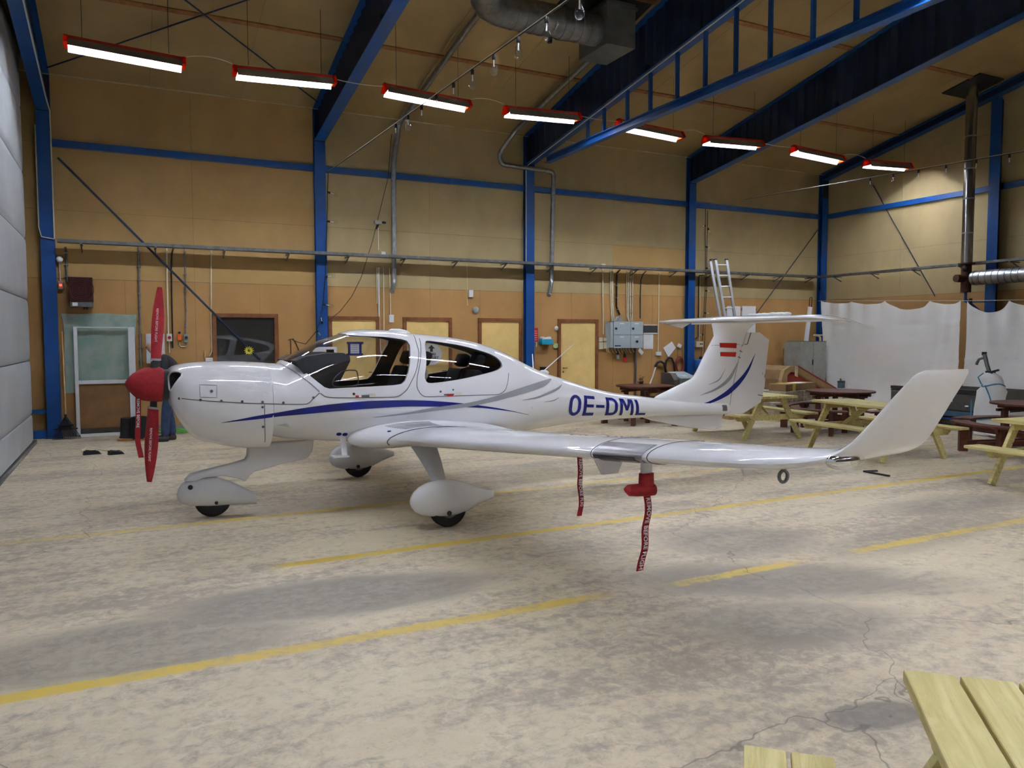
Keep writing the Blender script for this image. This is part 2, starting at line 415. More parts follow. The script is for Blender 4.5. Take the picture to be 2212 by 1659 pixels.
for y in HANG:
    wpart('hanger', B().box((X3-.03, y-.022, 5.57), (X3+.03, y+.022, 5.57+.15*(15.4-y))), M_blue, fr[2])
# end wall column, girts
def steel(name, a, b, label, par=None, mt=None):
    o = obj(name, B().box(a, b), mt or M_blue); tag(o, label, 'steel beam'); return o
ec = thing('end_wall_column', 'blue column standing in the end wall behind the white sheets', 'column', (17.35, ECY[0], 0))
y0, y1 = ECY
wpart('flange', B().box((17.22, y0, 0), (17.235, y1, 6.95)), M_blue, ec); wpart('web', B().box((17.235, (y0+y1)/2-.006, 0), (XE, (y0+y1)/2+.006, 6.95)), M_bluedk, ec)
GL = ['left of the cockpit', 'above the cockpit', 'above the tail boom', 'above the ladder']
for i, (a, b) in enumerate(zip(FRAMES, FRAMES[1:])):
    steel('wall_girt', (a+FW/2, 15.42, 4.99), (b-FW/2, YB, 5.11), 'blue horizontal wall girt high on the back wall, bay '+GL[i])
steel('wall_girt', (17.39, 15.3, 4.99), (XE, y1+.01, 5.11), 'blue girt on the end wall between the corner and the chimney')
steel('wall_girt', (17.39, y0-.01, 4.99), (XE, 3, 5.11), 'blue girt on the end wall right of its column')
steel('floor_rail', (-1.75, 15.40, .43), (FRAMES[0]-FW/2, YB, .50), 'short blue rail on the wall left of the first column')
steel('floor_block', (-1.75, 15.38, 0), (FRAMES[0]-FW/2-.005, YB, .14), 'blue kicker block on the floor left of the first column')
# bracing rods
def rod(name, pts, r, mt, label, cat='rod', n=6):
    return obj(name, B().tube(pts, r, n), mt, smooth=60, label=label, cat=cat)
M_rod = pm('dark_blue_rod', '1b2a4a', .5)
A_ = BR1
rod('brace_rod', [(A_[0][0], 15.40, A_[0][1]), (A_[1][0], 15.40, A_[1][1])], .02, M_rod, 'dark diagonal brace rod crossing the back wall of the left bay')
rod('brace_rod', [(BR2[0][0], 15.42, BR2[0][1]), (BR2[1][0], 15.42, BR2[1][1])], .012, M_rod, 'thin brace rod slanting down behind the tailplane to the corner column')
def rp(x, y, d=.12): return (x, y, ztop(y)-d)
rod('brace_rod', [rp(-1.05, 15.1), rp(3.4, 10.8)], .014, M_rod, 'ceiling brace rod rising to the right over the first lamp')
rod('brace_rod', [rp(3.4, 15.05), rp(-1.05, 10.75)], .014, M_rod, 'ceiling brace rod falling to the right, ending at the second frame')
rod('brace_rod', [(XE-.03, EB[0][0], EB[0][1]), (XE-.03, EB[1][0], EB[1][1])], .012, M_rod, 'thin brace rod slanting across the end wall left of the chimney')
# ------------------------------------------------------------------ fluorescent lamps
M_lin = pm('white_reflector_enamel', 'f2f2f6', .35, 0, .02); M_lout = pm('grey_reflector_back', '8f8b82', .5, 0, .1)
M_tube = emit_mat('fluorescent_tube_light', 'ebf3ff', TUBE)
g = N('translucent_red_end_cap'); tr = g.n('BsdfTranslucent', {'Color': lin('ff4a22')}).outputs[0]; df = g.n('BsdfDiffuse', {'Color': lin('8a2410')}).outputs[0]
mx = g.n('MixShader', {0: .12, 1: df, 2: tr}); g.t.links.new(mx.outputs[0], g.out.inputs[0]); M_cap = g.m
def lamp_proto():
    L = .775; t = thing('fluorescent_lamp', '', 'lamp')
    prof = [(-.035, 0), (-.13, -.13), (-.127, -.132), (-.031, -.006), (.031, -.006), (.127, -.132), (.13, -.13), (.035, 0)]
    n = len(prof); b = B(); vs = [(x, y, z) for x in (-L+.05, L-.05) for y, z in prof]
    b.add(vs, []); 
    for j in range(n):
        b.k = 1 if j in (2, 3, 4) else 0
        b.f.append((j, (j+1) % n, n+(j+1) % n, n+j)); b.mi.append(b.k)
    obj('reflector', b, [M_lout, M_lin], t)
    obj('housing', B().box((-L+.02, -.035, .0), (L-.02, .035, .045), None, .006), M_orange, t)
    for s in (-1, 1):
        cp = obj('end_cap', B().prism([(-.04, .045), (-.12, -.085), (-.085, -.10), (.085, -.10), (.12, -.085), (.04, .045)], s*(L-.05), s*L, lambda u, v, q: (q, u, v)), M_cap, t)
    obj('tube', B().cyl((-L+.07, 0, -.055), (L-.07, 0, -.055), .015, 8), M_tube, t)
    return t
lamp0 = lamp_proto(); first = True
ORD = ['first', 'second', 'third', 'fourth', 'fifth', 'sixth', 'seventh', 'last']
LX = [.115, 2.315, 4.645, 6.85, 9.245, 11.36, 13.8, 16.09]
TILT = [11, 3, 8, -1, 6, -1, 12, -2]
lamps = []
for y, z in ROWSL:
    for k in range(8):
        x = LX[k] if y > 12 else 1.0+k*2.2
        if y < 12 and not (-1 < x < 17.2): continue
        if 5 < y < 6 and x > 9.4: continue
        vis = y > 12
        o = lamp0 if first else dup(lamp0); first = False
        o.location = (x, y, z); o['group'] = 'hanging fluorescent lamps'
        if vis: o.rotation_euler = (R(-TILT[k]*.4), R(2.6 if k % 2 == 0 else -2.6), 0)
        o['label'] = ('%s orange-backed fluorescent lamp in the row, counted from the hangar door' % ORD[k]) if vis else 'orange-backed fluorescent lamp out of view, in the row %d metres from the back wall' % round(15.5-y)
        lamps.append(o)
        if vis:
            for s in (-.55, .55):
                zt = ztop(y)-.02
                obj('hanging_wire', B().cyl((x+s, y, z+.045), (x+s, y, zt), .004, 4), M_black, None, label='thin wire holding the %s lamp of the row, %s end' % (ORD[k], 'left' if s < 0 else 'right'), cat='wire')
            if k < 7:
                rod('lamp_cable', arc((x+.78, y, z+.03), (LX[k+1]-.78, y, z+.03), -.05+.07*(k % 2), 8), .007, M_cable, 'pale cable from the %s to the next lamp in the row' % ORD[k], 'cable')
# ------------------------------------------------------------------ airplane (x aft, y to starboard, z up)
def pch(xs, ys):
    n = len(xs); h = [xs[i+1]-xs[i] for i in range(n-1)]; d = [(ys[i+1]-ys[i])/h[i] for i in range(n-1)]
    m = [0.0]*n; m[0] = d[0]; m[-1] = d[-1]
    for i in range(1, n-1):
        if d[i-1]*d[i] > 0:
            a, b = 2*h[i]+h[i-1], h[i]+2*h[i-1]; m[i] = (a+b)/(a/d[i-1]+b/d[i])
    def f(x):
        if x <= xs[0]: return ys[0]
        if x >= xs[-1]: return ys[-1]
        lo, hi = 0, n-1
        while hi-lo > 1:
            k = (lo+hi)//2
            if xs[k] <= x: lo = k
            else: hi = k
        t = (x-xs[lo])/h[lo]; t2 = t*t; t3 = t2*t
        return ((2*t3-3*t2+1)*ys[lo]+(t3-2*t2+t)*h[lo]*m[lo]+(-2*t3+3*t2)*ys[lo+1]+(t3-t2)*h[lo]*m[lo+1])
    return f
def tab(s):
    r = [tuple(map(float, p.split(':'))) for p in s.split()]
    return pch([p[0] for p in r], [p[1] for p in r])
# fuselage of the airplane: top line, keel line, half width, height of the widest point (x runs aft)
ZT = tab('-2.215:1.40 -2.2:1.44 -2.16:1.462 -2.1:1.478 -2:1.49 -1.83:1.497 -1.55:1.491 -1.36:1.478 -1.225:1.466 -1.185:1.494 -.947:1.627 -.812:1.694 -.6:1.762 -.535:1.784 -.337:1.806 -.104:1.8 .195:1.765 .503:1.739 .823:1.69 1.156:1.598 1.327:1.528 1.5:1.441 1.677:1.36 1.857:1.294 2.05:1.238 2.43:1.123 2.82:1.037 3.23:.98 3.45:.95 4:.9 4.7:.84')
ZB = tab('-1.36:.775 -1.22:.735 -.95:.7 -.59:.66 -.34:.635 -.1:.61 .2:.595 .5:.595 .82:.605 1.16:.62 1.5:.645 1.86:.675 2.43:.705 2.82:.712 3.4:.712 4:.70 4.7:.675')
ZC = tab('-2.215:1.16 -2.2:1.09 -2.16:.99 -2.1:.89 -2:.775 -1.83:.715 -1.55:.655 -1.36:.645')
HW = tab('-2.215:.25 -2.2:.33 -2.16:.39 -2.1:.43 -2:.465 -1.83:.5 -1.55:.535 -1.36:.55 -1.2:.56 -.95:.578 -.5:.6 0:.605 .3:.6 .6:.58 .9:.54 1.2:.485 1.5:.425 1.86:.355 2.43:.27 2.82:.228 3.23:.195 3.6:.165 4:.138 4.7:.09')
ZM = tab('-2.215:1.28 -2.1:1.2 -1.9:1.13 -1.36:1.08 -.5:1.08 .5:1.06 1.5:1.0 2.43:.92 3.4:.835 4.7:.76')
EX = tab('-2.215:2.3 -1.4:2.5 -1.1:2.15 1.2:2.1 2:2.2 4.7:2.2')
def side_y(x, z, cowl=False, d=0.0):
    zm = ZM(x); n = EX(x); hw = HW(x)-d
    H = (ZT(x)-d-zm) if z > zm else (zm-((ZC(x) if cowl else ZB(x))+d))
    if z < zm: n = 2.5
    t = abs(z-zm)/max(H, 1e-6)
    return hw*max(0.0, 1-t**n)**(1/n)

PORG = (2.551, 7.902, 0); PROT = R(1.0)
g = N('gloss_white_gelcoat'); M_air = g.fin(lin('f0f0f4'), .45, 0, Coat_Weight=1.0, Coat_Roughness=.012, IOR=1.4)
M_airgrey = pm('grey_white_gear_paint', 'dcdce0', .22, 0, .03)
M_navy = pm('navy_stripe_vinyl', '141f7a', .25, 0, .03); M_silver = pm('silver_grey_vinyl', '9a9aa0', .35, .1, .03)
M_seam = pm('seam_grey', '55565a', .6); M_cabin = pm('dark_cabin_lining', '2c2c30', .75, 0, .15, 20)
M_seat = pm('charcoal_seat_cloth', '232327', .8, 0, .2, 30, .1); M_fleece = pm('beige_sheepskin', 'b8ac94', .95, 0, .2, 30, .5, 90)
M_lens = pm('dark_gloss_lens', '45424a', .12, .3, .1); M_chrome = pm('chrome', 'e4e4e8', .08, 1.0, .02)
M_dred = pm('flag_red', 'b81a14', .35, 0, .05); M_seal = pm('black_seal', '202024', .6)
M_canopy = glass_mat('canopy_acrylic', (.90, .90, .91), 1.55)
ap = thing('airplane', 'white low-wing propeller airplane with navy stripe and red propeller covers, parked across the hall', 'airplane', PORG, PROT)
def ring(x, cowl=False, d=0.0, n=56):
    zm, hw = ZM(x), HW(x)-d; top = ZT(x)-d-zm; bt = zm-(ZC(x) if cowl else ZB(x))-d*1.2; e = EX(x); q = []
    for j in range(n):
        t = 2*PI*j/n; c, s = math.cos(t), math.sin(t); p = e if s >= 0 else 2.5
        q.append((x, hw*math.copysign(abs(c)**(2/p), c), zm+(top if s >= 0 else bt)*math.copysign(abs(s)**(2/p), s)))
    return q
xs = [-1.36, -1.3, -1.232, -1.224, -1.205, -1.185]+[-1.13+.07*i for i in range(42)]+[1.86+.1*i for i in range(29)]
xs = sorted(set(round(x, 4) for x in xs if x <= 4.7))
outer = B().loft([ring(x) for x in xs]).mesh('outer'); outer.materials.append(M_air)
ix = [x for x in xs if -1.12 < x < 1.75]
inner = B().loft([ring(x, d=.03) for x in ix]).mesh('inner'); inner.materials.append(M_cabin)
skin = B().loft([ring(x, d=.008) for x in xs[1:-1]]).mesh('skin'); skin.materials.append(M_canopy)
def wide(poly, a=-1.0, b2=1.0): return B().prism(poly, a, b2).mesh('cut')
def smooth2(p, it=2):
    for _ in range(it):
        q = []
        for i in range(len(p)):
            a, b = p[i], p[(i+1) % len(p)]
            q += [(a[0]*.75+b[0]*.25, a[1]*.75+b[1]*.25), (a[0]*.25+b[0]*.75, a[1]*.25+b[1]*.75)]
        p = q
    return p
LOW = [(-1.129,1.464), (-1.038,1.384), (-0.946,1.298), (-0.89,1.25), (-0.846,1.235), (-0.7,1.238), (-0.438,1.244), (-0.202,1.251), (-0.13,1.26), (-0.092,1.289), (-0.05,1.367), (-0.015,1.465), (0.013,1.566), (0.035,1.645), (0.023,1.688)]
front = [(-1.177,1.493)]+LOW+[(-0.036,1.705), (-0.213,1.728), (-0.448,1.738), (-0.534,1.747), (-0.606,1.765), (-.62, 1.9), (-1.25, 1.9)]
rear = [(0.227,1.673), (0.259,1.69), (0.376,1.677), (0.632,1.639), (0.892,1.572), (1.022,1.524), (1.08,1.473), (1.093,1.424), (1.067,1.393), (0.983,1.363), (0.798,1.33), (0.516,1.287), (0.294,1.264), (0.17,1.258), (0.132,1.273), (0.116,1.325), (0.157,1.444), (0.181,1.55), (0.202,1.635)]
rear = smooth2(rear, 1)
wf, wr = wide(front), wide(rear)
for q in (wf, wr): q.materials.append(M_air)
body = boolean(outer, [inner, wf, wr], ['DIFFERENCE']*3)
obj('fuselage', body, [], ap, 35)
def glassobj(name, cut, label=None):
    me = boolean(skin.copy(), [inner2, cut], ['DIFFERENCE', 'INTERSECT']); me.materials.clear(); me.materials.append(M_canopy); me.polygons.foreach_set('material_index', [0]*len(me.polygons)); return obj(name, me, [], ap, 30, label)
inner2 = B().loft([ring(x, d=.0125) for x in xs[1:-1]]).mesh('inner2')
for v in inner2.vertices:
    if v.co.x > 4.4 or v.co.x < -1.29: pass
glassobj('canopy_glass', wf, 'clear canopy and windshield')
for a, b2 in ((-1.0, -.02), (.02, 1.0)):
    k = wide(rear, a, b2); k.materials.append(M_air); glassobj('rear_window', k)
# cowling
cx = [-2.215, -2.21, -2.2, -2.18, -2.15, -2.1, -2.05, -2, -1.95, -1.9, -1.83, -1.75, -1.65, -1.55, -1.45, -1.362]
cow = B().loft([ring(x, True) for x in cx]).mesh('cowl'); cow.materials.append(M_air)
cuts = []
for s in (-1, 1):
    k = B().loft([[(x, s*.262+.10*math.cos(2*PI*j/20), 1.33+.082*math.sin(2*PI*j/20)) for j in range(20)] for x in (-2.4, -2.11)]).mesh('inlet'); k.materials.append(M_seal); cuts.append(k)
co = obj('cowling', boolean(cow, cuts, ['DIFFERENCE']*2), [], ap, 35)
for s in (-1, 1):
    b = B(); pts = []
    for j in range(24):
        y, z = s*.262+.104*math.cos(2*PI*j/24), 1.33+.086*math.sin(2*PI*j/24)
        x = -2.215
        while side_y(x, z, True) < abs(y) and x < -2.1: x += .004
        pts.append((x-.002, y, z))
    obj('inlet_lip', b.tube(pts, .009, 6, closed=True), M_air, co, 60)
# helper: marks laid on the port skin
def on(x, z, off=.003, cowl=None):
    c = x < -1.36 if cowl is None else cowl
    return (x, -(side_y(x, z, c)+off), z)
def interp(pts, n):
    pts = [Vector((p[0], p[1])) for p in pts]; L = [0]
    for a, b in zip(pts, pts[1:]): L.append(L[-1]+(b-a).length)
    fx, fz = pch(L, [p.x for p in pts]), pch(L, [p.y for p in pts])
    return [(fx(L[-1]*i/n), fz(L[-1]*i/n)) for i in range(n+1)]
def band(upper, lower, n=40, m=4, off=.003, fn=on):
    u, l = interp(upper, n), interp(lower, n); b = B(); vs = []
    for i in range(n+1):
        for j in range(m+1):
            t = j/m; vs.append(fn(u[i][0]*(1-t)+l[i][0]*t, u[i][1]*(1-t)+l[i][1]*t, off))
    fs = [(i*(m+1)+j, i*(m+1)+j+1, (i+1)*(m+1)+j+1, (i+1)*(m+1)+j) for i in range(n) for j in range(m)]
    return b.add(vs, fs)
def seam(pts, n=30, r=.0035, closed=False, fn=on):
    q = interp(pts, n); return B().tube([fn(x, z, .0) for x, z in q], r, 5)
o = obj('navy_stripe', band([(-1.811,0.952), (-1.684,0.974), (-1.488,1.007), (-1.325,1.028), (-1.082,1.062), (-0.771,1.092), (-0.445,1.106), (-0.103,1.099), (0.119,1.086), (0.244,1.075), (0.501,1.045), (0.725,1.011), (0.963,0.968), (1.168,0.923), (1.393,0.868)],
    [(-1.811,0.949), (-1.683,0.96), (-1.488,0.974), (-1.324,0.989), (-1.081,1.002), (-0.772,1.019), (-0.446,1.031), (-0.104,1.035), (0.119,1.027), (0.327,1.015), (0.587,0.997), (0.773,0.979), (0.963,0.951), (1.17,0.915), (1.393,0.865)], 70), M_navy, ap, 60, 'navy blue stripe sweeping along the fuselage')
obj('silver_stripe', band([(-0.431,0.942), (-0.078,0.975), (0.244,1.017), (0.587,1.044), (0.866,1.086), (1.171,1.149), (1.448,1.203), (1.639,1.235), (1.771,1.252)],
    [(-0.431,0.939), (-0.077,0.956), (0.246,0.981), (0.587,1.001), (0.866,1.035), (1.166,1.086), (1.434,1.132), (1.628,1.174), (1.795,1.245)], 50, off=.006), M_silver, ap, 60, 'silver grey stripe crossing the navy one')
obj('silver_stripe', band([(1.293,1.037), (1.482,1.061), (1.652,1.102), (1.815,1.146), (1.919,1.183)], [(1.293,1.034), (1.482,1.046), (1.649,1.078), (1.834,1.127), (1.925,1.179)], 24), M_silver, ap, 60)
obj('silver_stripe', band([(1.602,1), (1.734,1.013), (1.825,1.04)], [(1.602,0.997), (1.734,1.002), (1.828,1.036)], 14), M_silver, ap, 60)
# registration, drawn as bold slanted strokes on the skin
RA, RB, RC, RD = (1.958,0.817), (3.18,0.757), (1.992,1.068), (3.16,0.939)
def stroke_letters():
    b = B(); H = 1.0; w = .205
    ux = (RB[0]-RA[0]); hz = RC[1]-RA[1]; sl = (RC[0]-RA[0])
    adv = ux/5.28
    def put(poly, off=.0035):
        def f(u, v, o):
            a = u/5.32; x = (RA[0]*(1-a)+RB[0]*a)*(1-v)+(RC[0]*(1-a)+RD[0]*a)*v; z = (RA[1]*(1-a)+RB[1]*a)*(1-v)+(RC[1]*(1-a)+RD[1]*a)*v; return on(x, z, o)
        vs = []; fs = []; n = len(poly)
        # quads: poly is list of (u,v) quads
        for q in poly:
            N_ = 5; K_ = 10; o0 = len(vs)
            for i in range(N_+1):
                for j in range(K_+1):
                    s, t = i/N_, j/K_
                    a = (q[0][0]*(1-s)+q[1][0]*s, q[0][1]*(1-s)+q[1][1]*s); c = (q[3][0]*(1-s)+q[2][0]*s, q[3][1]*(1-s)+q[2][1]*s)
                    vs.append(f(a[0]*(1-t)+c[0]*t, a[1]*(1-t)+c[1]*t, off))
            for i in range(N_):
                for j in range(K_): fs.append((o0+i*(K_+1)+j, o0+i*(K_+1)+j+1, o0+(i+1)*(K_+1)+j+1, o0+(i+1)*(K_+1)+j))
        b.add(vs, fs)
    def R4(x0, y0, x1, y1): return [(x0, y0), (x1, y0), (x1, y1), (x0, y1)]
    def arcs(cx, cy, rx, ry, a0, a1, wx, wy, n=7):
        r = []
        for i in range(n):
            t0, t1 = R(a0+(a1-a0)*i/n), R(a0+(a1-a0)*(i+1)/n)
            r.append([(cx+rx*math.cos(t0), cy+ry*math.sin(t0)), (cx+rx*math.cos(t1), cy+ry*math.sin(t1)), (cx+(rx-wx)*math.cos(t1), cy+(ry-wy)*math.sin(t1)), (cx+(rx-wx)*math.cos(t0), cy+(ry-wy)*math.sin(t0))])
        return r
    wx, wy = .21, .15
    def O(x):
        W = .80; r = .36
        return arcs(x+W/2, 1-.36, W/2, .36, 0, 180, wx, wy)+arcs(x+W/2, .36, W/2, .36, 180, 360, wx, wy)+[R4(x, .36, x+wx, .64), R4(x+W-wx, .36, x+W, .64)]
    def E(x): return [R4(x, 0, x+wx, 1), R4(x+wx, 0, x+.74, wy), R4(x+wx, .425, x+.68, .425+wy), R4(x+wx, 1-wy, x+.74, 1)]
    def D(x): return [R4(x, 0, x+wx, 1), R4(x+wx, 0, x+.42, wy), R4(x+wx, 1-wy, x+.42, 1)]+arcs(x+.42, 1-.36, .40, .36, 0, 90, wx, wy)+arcs(x+.42, .36, .40, .36, 270, 360, wx, wy)+[R4(x+.82-wx, .36, x+.82, .64)]
    def Mm(x): return [R4(x, 0, x+wx*.95, 1), R4(x+.95-wx*.95, 0, x+.95, 1), [(x+.10, 1), (x+.33, 1), (x+.56, .3), (x+.40, .3)], [(x+.62, 1), (x+.85, 1), (x+.55, .3), (x+.39, .3)]]
    def Lt(x): return [R4(x, 0, x+wx, 1), R4(x+wx, 0, x+.70, wy)]
    put(O(0)); put(E(.98)); put([R4(1.82, .42, 2.40, .42+wy)]); put(D(2.52)); put(Mm(3.50)); put(Lt(4.62))
    return b
obj('registration_letters', stroke_letters(), M_navy, ap, 60, 'navy letters OE-DML on the tail boom')
# seams
obj('door_seam', seam([(0.149,1.742), (0.12,1.669), (0.109,1.584), (0.075,1.482), (0.037,1.391), (-0.024,1.287), (-0.1,1.184), (-0.207,1.134), (-0.501,1.14), (-0.801,1.149), (-0.882,1.16), (-0.936,1.196)], 50), M_seam, ap)
obj('door_seam', seam([(0.185,1.712), (0.146,1.612), (0.09,1.459), (0.032,1.29), (0.026,1.235), (0.056,1.165), (0.11,1.127), (0.535,1.121), (0.961,1.114), (1.057,1.15), (1.114,1.246), (1.146,1.334)], 50), M_seam, ap)
obj('cowl_seam', seam([(-2.133,1.178), (-1.981,1.16), (-1.725,1.136), (-1.466,1.115), (-1.065,1.097), (-1.004,1.142), (-0.941,1.197)], 40), M_seam, ap)
obj('cowl_seam', seam([(-1.441,1.106), (-1.442,0.994), (-1.437,0.884), (-1.42,0.74)], 14), M_seam, ap)
obj('windshield_frame_seam', seam([(-1.216,1.464), (-1.125,1.384), (-1.025,1.298), (-0.94,1.21)], 16, .007), M_silver, ap)
b = B()
for p in ((-2.151,1.178), (-1.981,1.164), (-1.809,1.151), (-1.634,1.14), (-1.458,1.13), (-1.459,1.083), (-1.274,1.117), (-0.999,1.155), (-1.454,0.898)):
    a = Vector(on(*p, 0)); b.cyl(a+Vector((0, .004, 0)), a+Vector((0, -.004, 0)), .012, 8)
obj('cowl_screw', b, M_seam, ap, kind='stuff')
def dot(name, p, r, mt, d=.004):
    a = Vector(on(*p, 0)); q = Vector(on(p[0]+.02, p[1], 0))-a; q2 = Vector(on(p[0], p[1]+.02, 0))-a; nrm_ = q.cross(q2).normalized()
    if nrm_.y > 0: nrm_ = -nrm_
    return obj(name, B().cyl(a-nrm_*.01, a+nrm_*d, r, 18), mt, ap, 40)
dot('static_port', (-0.733,0.783), .026, M_navy); dot('static_port', (-0.674,0.777), .026, M_navy)
dot('filler_cap', (1.443,0.945), .012, M_air)
# small access door on the cowl
q = [(-1.983,1.299), (-1.841,1.292), (-1.847,1.181), (-1.984,1.189)]
obj('oil_door_seam', B().tube([on(*interp([q[i], q[(i+1) % 4]], 4)[k], 0) for i in range(4) for k in range(4)], .0022, 4, closed=True), M_seam, ap)
dot('oil_door_latch', (-1.887,1.24), .012, M_seam)
# door handles with stickers
def plate(name, a, b2, mt, off=.006):
    return obj(name, band([(a[0], a[1]), (b2[0], a[1])], [(a[0], b2[1]), (b2[0], b2[1])], 4, 2, off), mt, ap)
plate('door_handle', (-0.546,1.164), (-0.468,1.142), M_seam, .01); plate('handle_tab', (-0.604,1.164), (-0.572,1.144), M_dred, .01); plate('handle_tab', (-0.569,1.159), (-0.546,1.145), M_air, .01)
plate('placard', (-0.461,1.178), (-0.405,1.144), pm('cream_placard', 'dcd8c8', .6), .004)
plate('door_handle', (0.313,1.146), (0.427,1.132), M_seam, .01); plate('handle_tab', (0.348,1.139), (0.417,1.12), M_dred, .011); plate('placard', (0.445,1.158), (0.518,1.127), pm('cream_placard', 'dcd8c8', .6), .004)
dot('door_lock', (-0.618,1.178), .013, M_chrome); dot('door_lock', (0.28,1.171), .011, M_seam); dot('door_lock', (0.422,1.185), .009, M_seam)
# small scoop below the stripe
b = B(); a = Vector(on(*(-1.325,0.904), 0)); c2 = Vector(on(*(-1.217,0.884), 0)); d2 = Vector(on(*(-1.245,0.918), 0))
b.add([a, c2, d2, c2+Vector((0, -.05, 0)), d2+Vector((0, -.05, .0))], [(0, 3, 4), (1, 2, 4, 3), (0, 1, 3), (0, 4, 2), (0, 2, 1)])
obj('air_scoop', b, M_airgrey, ap)
# antennas and fairings on top
obj('whip_antenna', B().tube([(1.80, 0, 1.29), (1.86, 0, 1.35), (2.249,1.643)[:1]+(0,)+(2.249,1.643)[1:]], [.014, .007, .003], 6), M_air, ap)
obj('whip_antenna', B().tube([(1.76, .12, 1.29), (1.817,1.521)[:1]+(.25,)+(1.817,1.521)[1:]], [.010, .005], 6), M_air, ap)
obj('antenna_foot', B().sphere((1.83, 0, 1.305), (.075, .03, .035), 10, 6), M_air, ap, 60)
obj('roof_fairing', B().loft([[(x, .07*k*math.cos(2*PI*j/12), ZT(x)-.012+.045*k*max(-.3, math.sin(2*PI*j/12))) for j in range(12)] for x, k in ((-.08, .05), (-.04, .7), (.05, 1), (.13, .9), (.2, .05))]), M_air, ap, 50)
# ---- wings
def airfoil(n=17, t=.15):
    up, lo = [], []
    for i in range(n):
        x = .5*(1-math.cos(PI*i/(n-1)))
        y = 5*t*(.2969*math.sqrt(x)-.126*x-.3516*x*x+.2843*x**3-.1030*x**4)
        cm = .035*(1-(2*x-.9)**2) if True else 0
        cm = max(0, cm); up.append((x, y+cm)); lo.append((x, -y+cm))
    return up[::-1]+lo[1:]          # TE -> top -> LE -> bottom -> TE
AF = airfoil()
def wsec(le, chord, thick, inc, lean, y):
    """wing section: le=(x,z), chord, thickness factor, nose-up incidence, lean of the thickness axis (0 up, 90 inboard)"""
    out = []; ci, si = math.cos(R(inc)), math.sin(R(inc))
    for u, v in AF:
        a, h = u*chord, v*chord*thick
        xx, zz = a*ci+h*si, -a*si+h*ci
        out.append((le[0]+xx, y+zz*math.sin(R(lean)), le[1]+zz*math.cos(R(lean))))
    return out
WS = [(-.50, -.66, .715, 2.0, .95, 1.0, 0), (-.57, -.63, .71, 1.92, .92, 1.0, 0), (-.66, -.55, .715, 1.76, .86, 1.2, 0), (-.78, -.42, .725, 1.55, .84, 1.6, 0), (-.92, -.31, .737, 1.37, .88, 2, 0), (-1.1, -.255, .752, 1.255, .95, 2, 0),
      (-1.6, -.225, .796, 1.18, 1, 2, 0), (-2.2, -.19, .848, 1.09, 1, 2, 0), (-3.0, -.15, .918, .98, 1, 2, 0), (-3.74, -.115, .983, .90, 1, 1.5, 0), (-4.46, -.08, 1.046, .82, .98, 1.5, 0), (-4.95, -.03, 1.087, .765, .95, 1, 2),
      (-5.15, .02, 1.104, .72, .92, 1, 5), (-5.30, .085, 1.124, .67, .85, .5, 14), (-5.40, .14, 1.146, .63, .78, 0, 30), (-5.47, .19, 1.178, .585, .72, 0, 52), (-5.515, .235, 1.225, .55, .68, 0, 70), (-5.56, .31, 1.32, .50, .62, 0, 78), (-5.60, .385, 1.42, .455, .58, 0, 80), (-5.635, .45, 1.505, .415, .5, 0, 80), (-5.648, .49, 1.545, .385, .4, 0, 80), (-5.655, .55, 1.565, .31, .15, 0, 80)]
def wing(side):
    f = [pch(list(range(len(WS))), [w[j] for w in WS]) for j in range(7)]; secs = []; n = (len(WS)-1)*4
    for i in range(n+1):
        y, x, z, c, t, inc, lean = [q(i/4) for q in f]; q = wsec((x, z), c, t, inc, lean, y)
        secs.append([(a, -b2, c3) for a, b2, c3 in q] if side > 0 else q)
    return secs
for sd in (-1, 1):
    obj('wing', B().loft(wing(sd)), M_air, ap, 50)
def wing_pt(y, k, off=.003):
    """point on the port wing skin: span position y, index k along the section outline"""
    for i in range(len(WS)-1):
        if WS[i][0] >= y >= WS[i+1][0]:
            t = (WS[i][0]-y)/(WS[i][0]-WS[i+1][0]); a, b2 = WS[i], WS[i+1]
            v = [a[j]*(1-t)+b2[j]*t for j in range(7)]; break
    q = wsec((v[1], v[2]), v[3], v[4], v[5], v[6], y); kk = int(k); f = k-kk
    p = Vector(q[kk]).lerp(Vector(q[min(kk+1, len(q)-1)]), f); pa = Vector(q[max(kk-1, 0)]); pb = Vector(q[min(kk+1, len(q)-1)])
    d = (pb-pa).normalized(); nn = Vector((d.z, 0, -d.x))
    c0 = Vector(q[16]); mid_ = Vector(((q[8][0]+q[24][0])/2, y, (q[8][2]+q[24][2])/2))
    if nn.dot(p-mid_) < 0: nn = -nn
    return p+nn*off
def wing_patch(y0, y1, k0, k1, ny, nk, off):
    b = B(); vs = [wing_pt(y0+(y1-y0)*i/ny, k0+(k1-k0)*j/nk, off) for i in range(ny+1) for j in range(nk+1)]
    return b.add(vs, [(i*(nk+1)+j, i*(nk+1)+j+1, (i+1)*(nk+1)+j+1, (i+1)*(nk+1)+j) for i in range(ny) for j in range(nk)])
obj('landing_light_cover', wing_patch(-3.96, -4.42, 12.2, 18.6, 6, 12, .004), pm('silver_lens_cover', 'a7a3a8', .25, .5, .1), ap, 50)
obj('landing_light_lens', wing_patch(-3.97, -4.36, 16.1, 18.6, 6, 8, .007), M_lens, ap, 50)
obj('tape_patch', wing_patch(-3.72, -3.88, 15.2, 17.0, 4, 5, .004), pm('clear_tape', 'f4f4f8', .15), ap, 50)
for yy in (-4.46, -3.94):
    obj('lens_seam', B().tube([wing_pt(yy, 8+i*.5, .0) for i in range(26)], .004, 5), M_seam, ap)
